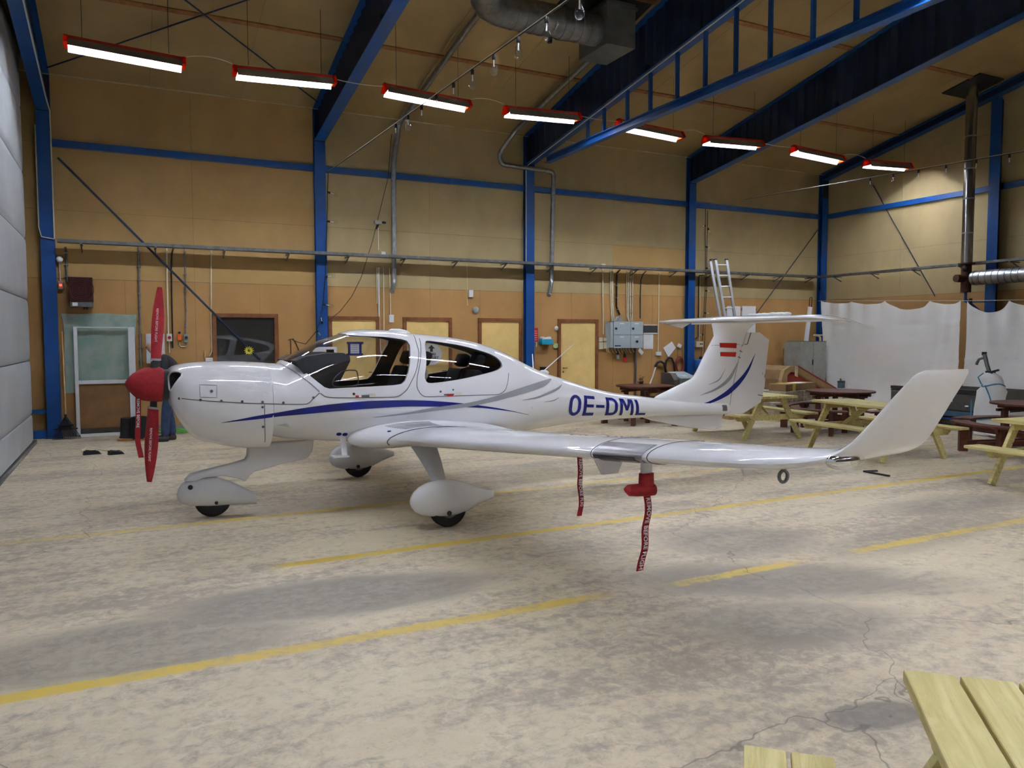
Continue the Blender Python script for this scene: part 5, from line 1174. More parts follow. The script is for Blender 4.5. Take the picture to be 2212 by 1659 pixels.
# ------------------------------------------------------------------ ducts
def tube_thing(name, label, pts, r, mt, n=14, cat='pipe', ribs=0.0):
    t = thing(name, label, cat, pts[-1]); P3 = [Vector(p) for p in pts]; out = [P3[0]]
    for i in range(1, len(P3)-1):
        a, b, c = P3[i-1], P3[i], P3[i+1]; k = min(r*2.2, (a-b).length*.45, (c-b).length*.45)
        s, e = b+(a-b).normalized()*k, b+(c-b).normalized()*k
        out += [s.lerp(b, u).lerp(b.lerp(e, u), u) for u in (0, .2, .4, .6, .8, 1)]
    out.append(P3[-1]); wpart('pipe', B().tube(out, r, n), mt, t, 50)
    if ribs:
        for i in range(len(out)-1):
            L = (out[i+1]-out[i]).length
            if L > ribs*2:
                d = (out[i+1]-out[i]).normalized(); q = ribs*.5
                while q < L:
                    c = out[i]+d*q; wpart('seam_ring', B().tube([c-d*.008, c+d*.008], r+.006, n), M_galvd, t, 50); q += ribs
    return t
def rz_(y, d=.12): return ztop(y)-d
tube_thing('exhaust_pipe', 'thin galvanised pipe from the ceiling duct down to the wall beside the cockpit', [(5.17, 11.5, rz_(11.5, .2)), (5.1, 15.36, rz_(15.36, .18)), ((4.993,5.786)[0], 15.41, 5.3), ((4.977,2.964)[0], 15.41, (4.976,2.85)[1]), ((4.868,2.667)[0], 15.22, (4.868,2.667)[1])], .052, M_galv)
tube_thing('exhaust_pipe', 'thin galvanised pipe with an S-bend beside the third column', [(7.66, 11.9, rz_(11.9, .2)), (7.60, 15.0, rz_(15.0, .16)), ((7.349,5.808)[0], 15.3, (7.349,5.729)[1]), ((7.382,5.465)[0], 15.30, (7.382,5.485)[1]), ((8.676,5.44)[0], 15.26, (8.676,5.44)[1]), ((8.705,3.508)[0], 15.41, (8.706,2.984)[1]), ((8.51,2.675)[0], 15.18, (8.51,2.675)[1])], .05, M_galv)
dk = tube_thing('spiral_duct', 'large spiral ventilation duct with elbow under the ceiling', [(4.85, 8.6, 7.35), (4.85, 10.9, 6.72), (7.0, 10.9, 6.72)], .245, M_galvd, 24, 'duct', .165)
wpart('joint_collar', B().cyl((6.3, 10.9, 6.72), (6.38, 10.9, 6.72), .258, 24), M_galvd, dk, 50); wpart('damper_knob', B().cyl((6.15, 10.95, 6.47), (6.15, 10.95, 6.40), .04, 8), M_black, dk)
bx = thing('duct_box', 'grey sheet metal box joining the duct to the roof opening', 'duct box', (7.3, 11.0, 6.4))
wpart('box', B().box((7.0, 10.6, 6.42), (7.55, 11.45, 7.12)), pm('dull_zinc', '5f615e', .55, .4), bx); wpart('flange', B().box((6.97, 10.57, 7.02), (7.58, 11.48, 7.06)), M_galvd, bx); wpart('opening_frame', roofbox(6.42, 7.95, 10.3, 11.55, .01, .035), M_black, bx)  # last part: solid black sheet, the darkness of the roof opening as colour
# chimney on the right
fx, fy = 16.7, c0F[1]
ch = thing('chimney', 'steel flue pipe with rusty lower end in front of the end wall', 'chimney', (16.7, fy, 2.5))
wpart('flue', B().cyl((fx, fy, 3.35), (fx, fy, ztop(fy)-.02), .115, 20), pm('polished_flue', 'a9a6a0', .22, .95, .1), ch, 50)
for z in (4.0, 4.75, 5.4, 6.1): wpart('flue_joint', B().cyl((fx, fy, z), (fx, fy, z+.03), .12, 20), M_galv, ch, 50)
wpart('rusty_tee', B().cyl((fx, fy, 2.72), (fx, fy, 3.35), .105, 18).cyl((fx-.28, fy+.05, 3.02), (fx, fy, 3.02), .085, 14), M_brass, ch, 50); wpart('round_cap', B().sphere((fx-.10, fy-.04, 3.24), (.07, .07, .07)), M_black, ch, 60)
wpart('roof_plate', roofbox(fx-.42, fx+.42, fy-.42, fy+.42, .015, .04), pm('dark_zinc', '38393c', .5, .5), ch); wpart('base_flange', B().cyl((fx, fy, 3.33), (fx, fy, 3.36), .17, 18), M_brass, ch); wpart('stay', B().beam((fx, fy, 2.72), (fx, fy, 2.5), .04, .04).beam((fx, fy, 2.55), (17.2, ECY[1]+.1, 2.1), .05, .06).beam((fx, fy, 2.5), (17.22, fy-.3, 2.5), .02, .02), M_blue, ch)
tube_thing('spiral_duct', 'bright horizontal spiral duct running out of the frame from the chimney', [(fx+.02, fy-.15, 3.02), (fx-.2, 3.0, 3.02)], .155, M_galv, 22, 'duct', .14)
# ------------------------------------------------------------------ picnic tables
def wood(name, a, b_, sc=1.0, rough=.65):
    g = N(name); v = g.coord(); rnd = g.n('ObjectInfo').outputs['Random']
    off = g.n('CombineXYZ', {0: g.math('MULTIPLY', rnd, 37), 1: g.math('MULTIPLY', rnd, 11), 2: 0}).outputs[0]
    v = g.n('VectorMath', {0: v, 1: off}, operation='ADD').outputs[0]
    st = g.mapv(v, (1.3*sc, 16*sc, 16*sc)); gr = g.noise(1.6, 5, .6, st, .8); ln = g.noise(7, 3, .6, st, .4); bl = g.noise(2.2, 3, .5, v)
    c = g.mix(g.ramp(gr, .32, .68), lin(a), lin(b_)); dk = tuple(x*.62 for x in lin(b_)[:3])+(1,)
    c = g.mix(g.math('MULTIPLY', g.ramp(ln, .58, .72), .4), c, dk)
    vo = g.n('TexVoronoi', {'Vector': g.mapv(v, (1.9, 8, 8)), 'Scale': 1.0}).outputs['Distance']
    c = g.mix(g.math('MULTIPLY', g.ramp(vo, .13, .05), .8), c, lin('5d3a1e'))
    c = g.mix(g.math('MULTIPLY', bl, .25), c, lin(b_)); c = g.mix(g.math('MULTIPLY', rnd, .25), c, lin(b_))
    return g.fin(c, rough, 0, gr, .15, .002)
M_pine = wood('impregnated_pine', 'd8cc92', 'b4a566'); M_brown = wood('brown_stained_wood', '6b3523', '4a2216', 1, .45)
def picnic_table(label, loc, rz):
    t = thing('picnic_table', label, 'table', loc, rz, 'pale wooden picnic tables')      # long axis along local x
    bd = lambda a, b, bev=.006: B().box(a, b, None, bev)
    base = None
    for k in range(5):
        y = -.34+.17*k*.85-.0; y = (k-2)*.146
        obj('table_plank', bd((-.9, y-.068, .71), (.9, y+.068, .75)), M_pine, t)
    for s in (-1, 1):
        for k in range(2):
            y = s*(.60+.137*k); obj('bench_plank', bd((-.9, y-.062, .42), (.9, y+.062, .455)), M_pine, t)
        for e in (-1, 1):
            x = e*.70
            obj('leg', B().beam((x, s*.585, 0), (x, s*.20, .71), .045, .095, (0, 1, 0), .004), M_pine, t)
    for e in (-1, 1):
        x = e*(.70-.046)
        obj('seat_support', B().prism([(-.72, .42), (.72, .42), (.72, .38), (.66, .33), (-.66, .33), (-.72, .38)], x-.022, x+.022, lambda u, v, q: (q, u, v)), M_pine, t)
        obj('top_support', bd((x-.022, -.33, .635), (x+.022, .33, .71)), M_pine, t)
        obj('diagonal_brace', B().beam((x-e*.03, 0, .36), (e*.14, 0, .69), .045, .07), M_pine, t)
    obj('bottom_batten', bd((-.022, -.33, .67), (.022, .33, .71)), M_pine, t)
    for o in t.children:      # feet cut flat on the floor
        if o.name.startswith('leg'):
            for v in o.data.vertices: v.co.z = max(v.co.z, 0.0)
    return t
tA = picnic_table('pale wooden picnic table right behind the tail of the airplane', (9.745, 10.28, 0), R(84.2))
tB = dup(tA, (9.83, 7.72, 0), R(84.2), 'pale wooden picnic table partly behind the raised wing tip')
tC = dup(tA, (9.44, 4.68, 0), R(84.2), 'pale wooden picnic table cut by the right edge of the photo')
tD = dup(tA, (1.63, .55, 0), R(46.2), 'pale wooden picnic table in the near foreground corner, seen from above')
# round brown tables with four curved benches
def round_table(label, loc, rz):
    t = thing('round_table', label, 'table', loc, rz, 'round brown picnic tables'); Rr = .60; n = 11; w = 2*Rr/n
    for k in range(n):
        y0, y1 = -Rr+k*w+.003, -Rr+(k+1)*w-.003; up_, dn_ = [], []
        for i in range(5):
            y = y0+(y1-y0)*i/4; x = math.sqrt(max(0, Rr*Rr-y*y)); up_.append((x, y)); dn_.append((-x, y))
        obj('table_plank', B().prism(up_+dn_[::-1], .715, .74, lambda u, v, q: (u, v, q)), M_brown, t)
    for s in (-1, 1):
        obj('top_rail', B().box((s*.22-.025, -.46, .64), (s*.22+.025, .46, .715)), M_brown, t); obj('top_rail', B().box((-.40, s*.30-.02, .60), (.40, s*.30+.02, .64)), M_brown, t)
        for q in (-1, 1): obj('post', B().box((s*.30-.035, q*.26-.035, .0), (s*.30+.035, q*.26+.035, .64)), M_brown, t)
        obj('floor_rail', B().box((-1.08, s*.11-.022, .12), (1.08, s*.11+.022, .20)), M_brown, t); obj('floor_rail', B().box((s*.11-.022, -1.08, .20), (s*.11+.022, 1.08, .28)), M_brown, t)
    for k in range(4):
        a0 = PI/2*k
        for r0, r1 in ((.86, .985), (.995, 1.12)):
            A = [a0-.62+1.24*i/8 for i in range(9)]
            obj('bench_plank', B().prism([(r1*math.cos(a), r1*math.sin(a)) for a in A]+[(r0*math.cos(a), r0*math.sin(a)) for a in A[::-1]], .42, .447, lambda u, v, q: (u, v, q)), M_brown, t)
        for s in (-.36, .36):
            c, d = math.cos(a0+s), math.sin(a0+s)
            obj('bench_leg', B().box((.93, -.035, 0), (1.05, .035, .42), Matrix.Rotation(a0+s, 4, 'Z')), M_brown, t)
            obj('bench_bracket', B().box((.87, -.02, .36), (1.11, .02, .42), Matrix.Rotation(a0+s, 4, 'Z')), M_brown, t)
    return t
r1 = round_table('round brown picnic table near the back wall in front of the electrical cabinet', (9.56, 12.98, 0), R(20))
r2 = dup(r1, (11.78, 10.0, 0), R(12), 'round brown picnic table carrying a small dark box, before the white sheet')
r3 = dup(r1, (12.07, 6.72, 0), R(-16), 'round brown picnic table at the right edge before the white-wrapped bundle')
pl = thing('table_plant', 'small green plant on the round table by the electrical cabinet', 'plant', ((9.797,13.444)+(.74,)))
rg = random.Random(9); bb = B()
for k in range(46):
    a = rg.uniform(0, 6.28); r = rg.uniform(.02, .11); h = rg.uniform(.03, .17)
    p = Vector((r*math.cos(a), r*math.sin(a), h)); d = Vector((math.cos(a), math.sin(a), rg.uniform(-.3, .8)))*.035; s = Vector((-math.sin(a), math.cos(a), 0))*.014
    bb.add([p-d, p+s, p+d, p-s], [(0, 1, 2, 3)])
obj('foliage', bb, pm('plant_green', '55663a', .7, 0, .3), pl, kind='stuff'); obj('pot', B().lathe([(.04, 0), (.055, .05), (.05, .05), (.03, .01)], 12), M_brass, pl, 40)
mb = thing('menu_box', 'small dark box with blue picture on the round brown table', 'box', ((12.397,10.504)+(.74,)), R(25)); obj('box', B().box((-.075, -.05, 0), (.075, .05, .14), None, .006), pm('slate_blue', '4c626e', .5), mb); obj('dark_band', B().box((-.076, -.052, .11), (.076, .052, .135)), M_black, mb); obj('leaf', B().sphere((-.05, 0, .16), (.02, .02, .03), 8, 5), pm('plant_green', '55663a', .7, 0, .3), mb)
# ------------------------------------------------------------------ white plastic sheets on a line
g = N('white_plastic_sheet'); df = g.n('BsdfPrincipled', {'Base Color': lin('f1f1f0'), 'Roughness': .4}).outputs[0]; tl = g.n('BsdfTranslucent', {'Color': lin('e6e4de')}).outputs[0]
nz = g.noise(3.0, 5, .6, g.coord(), .4); bp = g.n('Bump', {'Height': nz, 'Strength': .35, 'Distance': .05}).outputs[0]
pr_ = [n_ for n_ in g.t.nodes if n_.type == 'BSDF_PRINCIPLED'][0]; g.t.links.new(bp, pr_.inputs['Normal'])
mx = g.n('MixShader', {0: .08, 1: df, 2: tl}).outputs[0]; g.t.links.new(mx, g.out.inputs[0]); M_sheet = g.m
def LX_(y): return 17.0-.203*(14.9-y)
def sheet(name, label, ties, sags, bottom_in, seed):
    """ties: (y, z) where it hangs from the line; sags: drop between ties"""
    rg = random.Random(seed); b = B(); cols = []; k = []
    for i in range(len(ties)-1):
        n = max(8, int(abs(ties[i][0]-ties[i+1][0])/.045))
        for j in range(n + (1 if i == len(ties)-2 else 0)):
            t = j/n; y = ties[i][0]*(1-t)+ties[i+1][0]*t; z = ties[i][1]*(1-t)+ties[i+1][1]*t-sags[i]*(4*t*(1-t))**.8
            cols.append((y, z, min(t, 1-t)*abs(ties[i][0]-ties[i+1][0]), i+t))
    nz_ = 44; vs = []; ph = [rg.uniform(0, 6) for _ in range(8)]; cr = [(rg.uniform(.2, 2.3), rg.uniform(0, 6), rg.uniform(.3, 1)) for _ in range(7)]
    y_l, y_r = ties[0][0], ties[-1][0]
    for y, z, d, u in cols:
        for j in range(nz_+1):
            v = j/nz_; zz = z*(1-v)+.01*v
            near = math.exp(-v*2.4); f = .05*math.exp(-v*4.5)*math.cos(d*11)*(1 if d < .5 else .6)
            f += .05*math.sin(u*3.1+ph[0]+v*1.5)*(.3+v)+.016*math.sin(u*7.3+ph[1]-v*3)*(.3+.7*v)+.004*math.sin(u*19+ph[2]+v*9)
            for zc, p_, a in cr: f += .022*a*math.exp(-((zz-zc)/.03)**2)*math.sin(u*3+p_)
            f += .03*math.sin(zz*4+u*2.2+ph[3])*v
            yy = y+(bottom_in*v**1.4 if u < .9 else 0)*(1-u/.9)-.0
            vs.append((LX_(yy)-.05-f-.10*v, yy, zz))
    m_ = nz_+1
    b.add(vs, [(i*m_+j, i*m_+j+1, (i+1)*m_+j+1, (i+1)*m_+j) for i in range(len(cols)-1) for j in range(nz_)])
    return obj(name, b, M_sheet, None, 70, label, 'plastic sheet')
sheet('plastic_curtain', 'left white plastic sheet hung on a line before the end wall', [(15.06, 2.71), (13.9, 2.64), (12.71, 2.60), (11.376, 2.54), (10.52, 2.50)], [.05, .07, .20, .07], -.45, 3)
sheet('plastic_curtain', 'right white plastic sheet on the line, its top sagging before the blue column', [(10.36, 2.49), (9.385, 2.45), (8.3, 2.41), (7.2, 2.37)], [.24, .12, .15], 0, 8)
rod('hanging_line', [(17.08, 15.3, 2.73), (LX_(10.44), 10.44, 2.50), (LX_(3.5), 3.5, 2.24)], .006, M_cable, 'thin line carrying the white plastic sheets', 'line')
rod('line_post', [(16.2, 10.44, 0), (16.2, 10.44, 2.55)], .035, M_black, 'dark post standing in the gap between the two white sheets', 'post', 8)
obj('white_bag', B().loft([[(13.4+.3*k*math.cos(2*PI*j/14), 7.85+.4*k*math.sin(2*PI*j/14), z) for j in range(14)] for z, k in ((0.005, .7), (.05, 1), (.12, .9), (.17, .4), (.18, .1))]), M_sheet, None, 50, 'white plastic heap on the floor behind the round table at the right edge', 'plastic bag')
# ------------------------------------------------------------------ trailer and wrapped bundle
tx = 13.9
tl_ = thing('trailer', 'grey box trailer with a white and blue sticker, behind the raised wing tip', 'trailer', (tx+.5, 9.3, 0))
yl_, yr_ = 10.05, 8.55; M_tr = pm('grey_trailer_panel', '57544f', .5, .2, .12, 4); M_trd = pm('dark_trailer_rim', '2f2e32', .5, .2)
wpart('side_panel', B().box((tx, yr_, .36), (tx+.04, yl_+.5, .64)), M_tr, tl_); wpart('upper_panel', B().box((tx-.005, yr_, .645), (tx+.04, yl_+.5, .685)), M_trd, tl_); wpart('top_rim', B().box((tx-.02, yr_, .69), (tx+.06, yl_+.5, .745)), M_trd, tl_)
for z in (.635, .688): wpart('light_strip', B().box((tx-.012, yr_+.05, z), (tx-.002, yl_+.45, z+.008)), M_galv, tl_)
wpart('reflective_strip', B().box((tx-.014, 9.55, .695), (tx-.004+.0, 10.1, .72)), M_paper, tl_)
wpart('far_side', B().box((tx+1.1, yr_, .36), (tx+1.14, yl_+.5, .74)), M_tr, tl_); wpart('floor_pan', B().box((tx, yr_, .33), (tx+1.14, yl_+.5, .36)), M_trd, tl_); wpart('front_panel', B().box((tx, yr_-.0, .36), (tx+1.1, yr_+.03, .74)), M_tr, tl_)
st_ = wpart('sticker', B().box((tx-.008, 9.48, .50), (tx-.002, 10.0, .655)), M_paper, tl_)
def yz(poly, x0=None): return B().prism(poly, tx-.011, tx-.008, lambda u, v, q: (q, u, v))
M_sb = pm('sign_blue', '2460c8', .4)
obj_ = wpart('blue_wave', yz([(9.80, .515), (9.80, .57), (9.76, .575), (9.72, .60), (9.69, .635), (9.64, .605), (9.55, .59), (9.56, .555), (9.62, .53), (9.68, .515)]), M_sb, st_); wpart('red_dot', B().cyl((tx-.0115, 9.765, .635), (tx-.008, 9.765, .635), .026, 14), M_dred, st_)
wpart('grey_lines', B().box((tx-.0105, 9.84, .60), (tx-.008, 9.97, .604)).box((tx-.0105, 9.84, .575), (tx-.008, 9.96, .579)), M_silver, st_)
st2 = wpart('sticker', B().box((tx-.008, 9.80, .42), (tx-.002, 9.98, .49)), M_paper, tl_); wpart('lamp', B().sphere((tx-.02, 9.18, .44), (.02, .04, .02), 10, 6), M_plastic, tl_, 60)
wpart('blue_bumper', B().box((tx-.04, yr_, .24), (tx+.02, 9.55, .33)), pm('steel_blue', '3c5c74', .5), tl_); wpart('white_plate', B().box((tx-.05, 9.52, .30), (tx-.03, 9.75, .345)), M_paper, tl_)
wpart('wheel', B().lathe([(.10, -.06), (.16, -.075), (.245, -.07), (.265, -.04), (.265, .04), (.245, .07), (.16, .075), (.10, .06)], 24, Matrix.Translation((tx+.0, 9.95, .265)) @ Matrix.Rotation(PI/2, 4, 'Y')), M_dark, tl_, 50)
wpart('axle_tube', B().box((tx-.03, 8.7, .17), (tx+.03, 9.9, .20)), M_blue, tl_); wpart('mudguard', B().tube([(tx-.06, 10.5, .02), (tx-.06, 10.45, .26), (tx-.06, 10.1, .27)], .018, 6), M_black, tl_)
rg = random.Random(21)
tp_ = obj('grey_tarpaulin', B().loft([[(tx+.35+.28*k*math.cos(2*PI*j/16), y, .005+max(0, .15*k*(1+math.sin(2*PI*j/16))+rg.uniform(-.012, .012))) for j in range(16)] for y, k in ((9.75, .4), (9.6, .8), (9.3, 1), (9.0, .95), (8.75, .7), (8.6, .3))]), pm('grey_tarp', '8a8884', .5, 0, .25, 8), None, 60, 'crumpled grey tarpaulin under the trailer', 'tarpaulin')
wb_ = thing('wrapped_bundle', 'bundle wrapped in white plastic tied with blue cord beside the trailer', 'bundle', (13.7, 8.45, 0)); X0 = 13.6
rg = random.Random(14); secs = []
for z, yc, w in ((.01, 8.46, .32), (.2, 8.48, .32), (.45, 8.50, .29), (.62, 8.53, .25), (.78, 8.50, .24), (.88, 8.48, .17), (.95, 8.50, .19), (1.03, 8.53, .17), (1.10, 8.56, .09)):
    secs.append([(X0+.6*w*math.sin(2*PI*j/18)*(1+rg.uniform(-.1, .1)), yc+w*math.cos(2*PI*j/18)*(1+rg.uniform(-.08, .08)), z) for j in range(18)])
wpart('wrapping', B().loft(secs), M_sheet, wb_, 50)
M_bc = pm('blue_cord', '3f86a8', .6)
for z, yc, w in ((.30, 8.48, .325), (.885, 8.485, .185)): wpart('blue_cord', B().tube([(X0+.63*w*math.sin(2*PI*j/18), yc+1.03*w*math.cos(2*PI*j/18), z+.03*math.sin(j*.7)) for j in range(18)], .012, 5, closed=True), M_bc, wb_)
wpart('blue_cord', B().tube([(X0-.17, 8.52, .88), (X0-.21, 8.42, .72), (X0-.23, 8.36, .58)], .012, 5), M_bc, wb_); wpart('blue_cord', B().tube([(X0-.12, 8.62, .9), (X0-.12, 8.68, 1.02), (X0-.1, 8.6, 1.09)], .011, 5), M_bc, wb_); wpart('blue_cord', B().tube([(X0-.2, 8.73, .62), (X0-.22, 8.72, .35), (X0-.2, 8.6, .12)], .012, 5), M_bc, wb_)
wpart('steel_tube', B().tube([(X0, 8.52, 1.0), (X0, 8.60, 1.22), (X0, 8.655, 1.42)], .034, 10), M_galvd, wb_, 50); wpart('hook', B().tube([(X0, 8.64, 1.36), (X0, 8.70, 1.35), (X0, 8.75, 1.33), (X0, 8.785, 1.26), (X0, 8.79, 1.23)], .024, 8), M_galvd, wb_, 50); wpart('tip', B().box((X0-.025, 8.63, 1.40), (X0+.025, 8.69, 1.46)), M_black, wb_)
wpart('clamp', B().box((X0-.05, 8.48, 1.05), (X0+.05, 8.60, 1.13)).beam((X0, 8.50, 1.12), (X0, 8.40, 1.15), .04, .03).beam((X0, 8.50, 1.06), (X0, 8.40, .99), .05, .05), M_black, wb_)
wb_.location.y -= .24; wb_.location.x -= .1
for o_, dy in ((st_, .24), (st2, .24)): o_.location.y -= dy
for o_ in tl_.children:
    if o_.name.split('.')[0] in ('wheel', 'reflective_strip', 'lamp'): o_.location.y -= {'w': .18, 'r': .33, 'l': .23}[o_.name[0]]
# ------------------------------------------------------------------ heap of packaging behind the tables
M_card = pm('brown_cardboard', 'a98c62', .8, 0, .12, 5); M_cardd = pm('darker_cardboard', '8a6d48', .8, 0, .12, 5); M_rf = pm('red_steel_frame', '97261c', .45, 0, .1)
pf = thing('packed_frame', 'slanting red frame wrapped in cardboard beside the grey cabinet', 'packaging', (14.2, 13.2, 0)); PY0, PY1 = 13.0, 13.8
for y in (PY0, PY1):
    for name, pl_, mt, dy in (('card_edge', [(13.42, 0), (13.40, .75), (13.48, .97), (13.66, 1.06), (13.86, 1.06), (15.3, .42), (15.3, .30), (13.84, .92), (13.68, .93), (13.58, .86), (13.56, 0)], M_card, .10),):
        wpart(name, B().prism(pl_, y, y+dy), mt, pf)
    wpart('red_tube', B().tube([(13.62, y+.12, .1), (13.62, y+.12, .85), (13.85, y+.12, .95), (15.35, y+.12, .30), (15.35, y+.12, .05)], .03, 6), M_rf, pf); wpart('red_tube', B().tube([(13.9, y-.012, 1.06), (15.3, y-.012, .44)], .018, 6), M_rf, pf)
wpart('slope_card', B().prism([(13.86, 1.055), (15.3, .415), (15.28, .36), (13.84, 1.0)], PY0+.1, PY1), M_card, pf); wpart('end_card', B().prism([(13.42, .5), (13.40, .76), (13.48, .97), (13.66, 1.06), (13.86, 1.06), (13.84, 1.0), (13.68, 1.0), (13.54, .93), (13.46, .75), (13.48, .5)], PY0+.1, PY1), M_cardd, pf)
wpart('red_panel', B().prism([(13.6, .1), (13.62, .84), (13.84, .93), (14.9, .46), (14.9, .1)], PY0+.13, PY0+.15), M_rf, pf)
wpart('tape_strip', B().prism([(13.80, 1.068), (13.90, 1.05), (13.9, .8), (13.8, .84)], PY0-.01, PY0-.003), pm('paper_tape', 'cdbf9d', .6), pf); wpart('delivery_note', B().prism([(14.25, .91), (14.55, .775), (14.55, .785), (14.25, .92)], PY0+.0, PY0+.35), M_paper, pf); wpart('delivery_note', B().prism([(15.02, .56), (15.2, .48), (15.2, .49), (15.02, .57)], PY0+.05, PY0+.3), M_paper, pf)
def crate(name, label, c, sx, sy, sz, z, rz, mt, cat='box'):
    t = thing(name, label, cat, (c[0], c[1], z), rz); obj('box', B().box((-sx/2, -sy/2, 0), (sx/2, sy/2, sz), None, .008), mt, t); return t
cA = crate('cardboard_box', 'long flat cardboard box with yellow tape on the paper bundles', (12.75, 12.05), 1.25, .4, .15, .60, R(14), M_cardd)
obj('yellow_tape', B().box((-.37, -.205, -.002), (-.25, .205, .155)), pm('yellow_tape', 'd0b83a', .5), cA); obj('paper_label', B().box((-.05, -.15, .15), (.3, .12, .154)), M_paper, cA); obj('tape_seam', B().box((-.62, -.02, .15), (.62, .02, .153)), M_card, cA)
cB = crate('paper_bundle', 'stack of packed boards in torn pale wrapping under the long cardboard box', (12.78, 12.1), 1.35, .6, .22, .38, R(10), pm('torn_pale_wrap', 'a59c92', .7, 0, .35, 9)); rg = random.Random(30)
for k in range(3): obj('strap', B().box((-.45+.42*k, -.305, -.002), (-.42+.42*k, .305, .224)), M_cream, cB)
for k in range(3): obj('board_layer', B().box((-.68, -.307, .05+.06*k), (.68, .307, .06+.06*k)), M_card, cB)
cC = crate('paper_bundle', 'lower stack of packed boards with pale wrapping on a pallet', (12.6, 12.05), 1.5, .75, .26, .12, R(6), pm('torn_pale_wrap', 'a59c92', .7, 0, .35, 9))
for k in range(3): obj('board_layer', B().box((-.755, -.38, .05+.07*k), (.755, .38, .062+.07*k)), M_card, cC)
pal = thing('pallet', 'wooden pallet under the packed boards', 'pallet', (12.6, 12.05, 0), R(6))
for k in range(5): obj('slat', B().box((-.8, -.4+.18*k, .10), (.8, -.30+.18*k, .12)), M_pine, pal)
for k in range(3): obj('runner', B().box((-.8+.75*k, -.4, 0), (-.7+.75*k, .42, .10)), M_pine, pal)
cD = crate('cardboard_box', 'half-open cardboard box on the floor just behind the rudder', (11.55, 12.55), .5, .5, .78, 0, R(-12), M_card); obj('flap', B().box((-.25, -.26, .78), (.25, -.25, .87)), M_card, cD)
obj('white_board', B().prism([(14.462,0.822), (14.604,0.819), (14.728,0.295), (12.9, .0), (12.55, .0)], 14.58, 14.62), M_paper, label='white board standing just behind the rudder edge', cat='board')
obj('brown_board', B().box(((15.256,0.707)[0], 15.2, 0), ((15.438,0.703)[0]+.05, 15.24, (15.256,0.707)[1])), M_mdf, label='narrow brown board leaning left of the packed red frame', cat='board')
wbox('brown_board', (16.0, .05), (16.12, 1.42), .05, M_mdf, 'narrow dark board at the left edge of the grey steel cabinet', 'board', bev=0)
obj('plastic_bowl', B().lathe([(.0, .0), (.16, .0), (.17, .05), (.12, .09), (.01, .10)], 16, Matrix.Translation((11.0, 8.75, .006))), M_plastic, None, 50, 'white rounded lid lying beyond the half-hidden picnic table', 'lid')  # rounded white lid lying on the floor
# ------------------------------------------------------------------ string lights
def bulb_parts(par, c, d, k=1.0):
    """hanging socket and clear bulb at c, pointing along d"""
    d = Vector(d).normalized(); q = Vector((0, 0, -1)).rotation_difference(d).to_matrix().to_4x4(); M = Matrix.Translation(Vector(c)-par.location) @ q
    s = obj('socket', B().lathe([(.012, 0), (.019, -.008), (.02, -.055), (.016, -.06)], 8, M), M_black, par, 40)
    obj('bulb', B().lathe([(.010, -.06), (.013, -.075), (.021, -.105), (.037, -.142), (.042, -.168), (.035, -.198), (.018, -.213), (.003, -.216)], 12, M), M_glass, s, 60)
    obj('filament', B().lathe([(.007, -.062), (.007, -.10), (.010, -.125), (.003, -.13)], 6, M), M_plastic, s, 60)
def string_light(label, p, q, sag, first, step, n):
    t = thing('string_light', label, 'string light', p); p, q = Vector(p), Vector(q); L = (q-p).length; pts = arc(p, q, sag, 40)
    wpart('cable', B().tube(pts, .006, 6), M_black, t); wpart('carrier_wire', B().tube([v+Vector((0, 0, .014)) for v in pts], .0035, 5), M_cable, t)
    for k in range(n):
        s = (first+k*step)/L
        if s < .99: c = p.lerp(q, s)-Vector((0, 0, sag*4*s*(1-s))); bulb_parts(t, c, (0, 0, -1))
s1a, s1b = Vector((3.629, 15.36, 4.975)), Vector((3.386, 6.1, 4.541)); d1 = (s1b-s1a)
string_light('string of clear bulbs rising from the second column towards the camera', s1a, s1a+d1*2.6, .0, .503*d1.length, .578, 24)
s2a, s2b = Vector((14.409, 15.38, 5.291)), Vector((12.694, 7.6, 4.637)); d2 = s2b-s2a
string_light('string of clear bulbs at the upper right before the end wall', s2a, s2a+d2*2.3, .0, .593*d2.length, .645, 18)
def loose_string(label, pts, bulbs, y):
    t = thing('string_light', label, 'string light', (pts[-1][0], y, min(p[1] for p in pts)))
    wpart('cable', B().tube([(x, y, z) for x, z in pts], .007, 6), M_black, t, 60)
    for (x, z), d in bulbs: bulb_parts(t, (x, y-.012, z), (d[0], -.15, d[1]))
loose_string('string of bulbs hanging down the second column and over to the left', [(3.633,4.971), (3.609,4.539), (3.588,3.817), (3.548,3.001), (3.505,2.546), (3.483,2.363), (3.434,2.09), (3.357,1.861), (3.137,1.607), (2.96,1.653), (2.864,1.707), (2.802,1.681)],
    [((3.609,4.584), (1, -.3)), ((3.591,4.016), (1, -.1)), ((3.529,2.928), (1, .1)), ((3.484,2.391), (1, -.2)), ((3.468,1.999), (-.2, .9)), ((3.358,1.889), (.5, -.9))], 15.33)
rod('black_wire', [(x, 15.40, z) for x, z in ((4.957,5.872), (4.868,4.979), (4.532,3.696), (4.283,2.94), (4.088,2.562), (3.849,2.262), (3.67,2.112), (3.522,2.046))], .006, M_black, 'thin black wire curving from the ceiling down to the second column', 'wire')
for a, lb in ((((2.878,1.698), (2.884,1.544), (2.877,1.18)), 'black cable looped over a hook right of the dark window'), (((2.922,1.716), (2.983,1.616), (3.035,1.479)), 'short black cable end right of the dark window')): conduit('black_cable', list(a), .008, M_black, lb, 'cable')
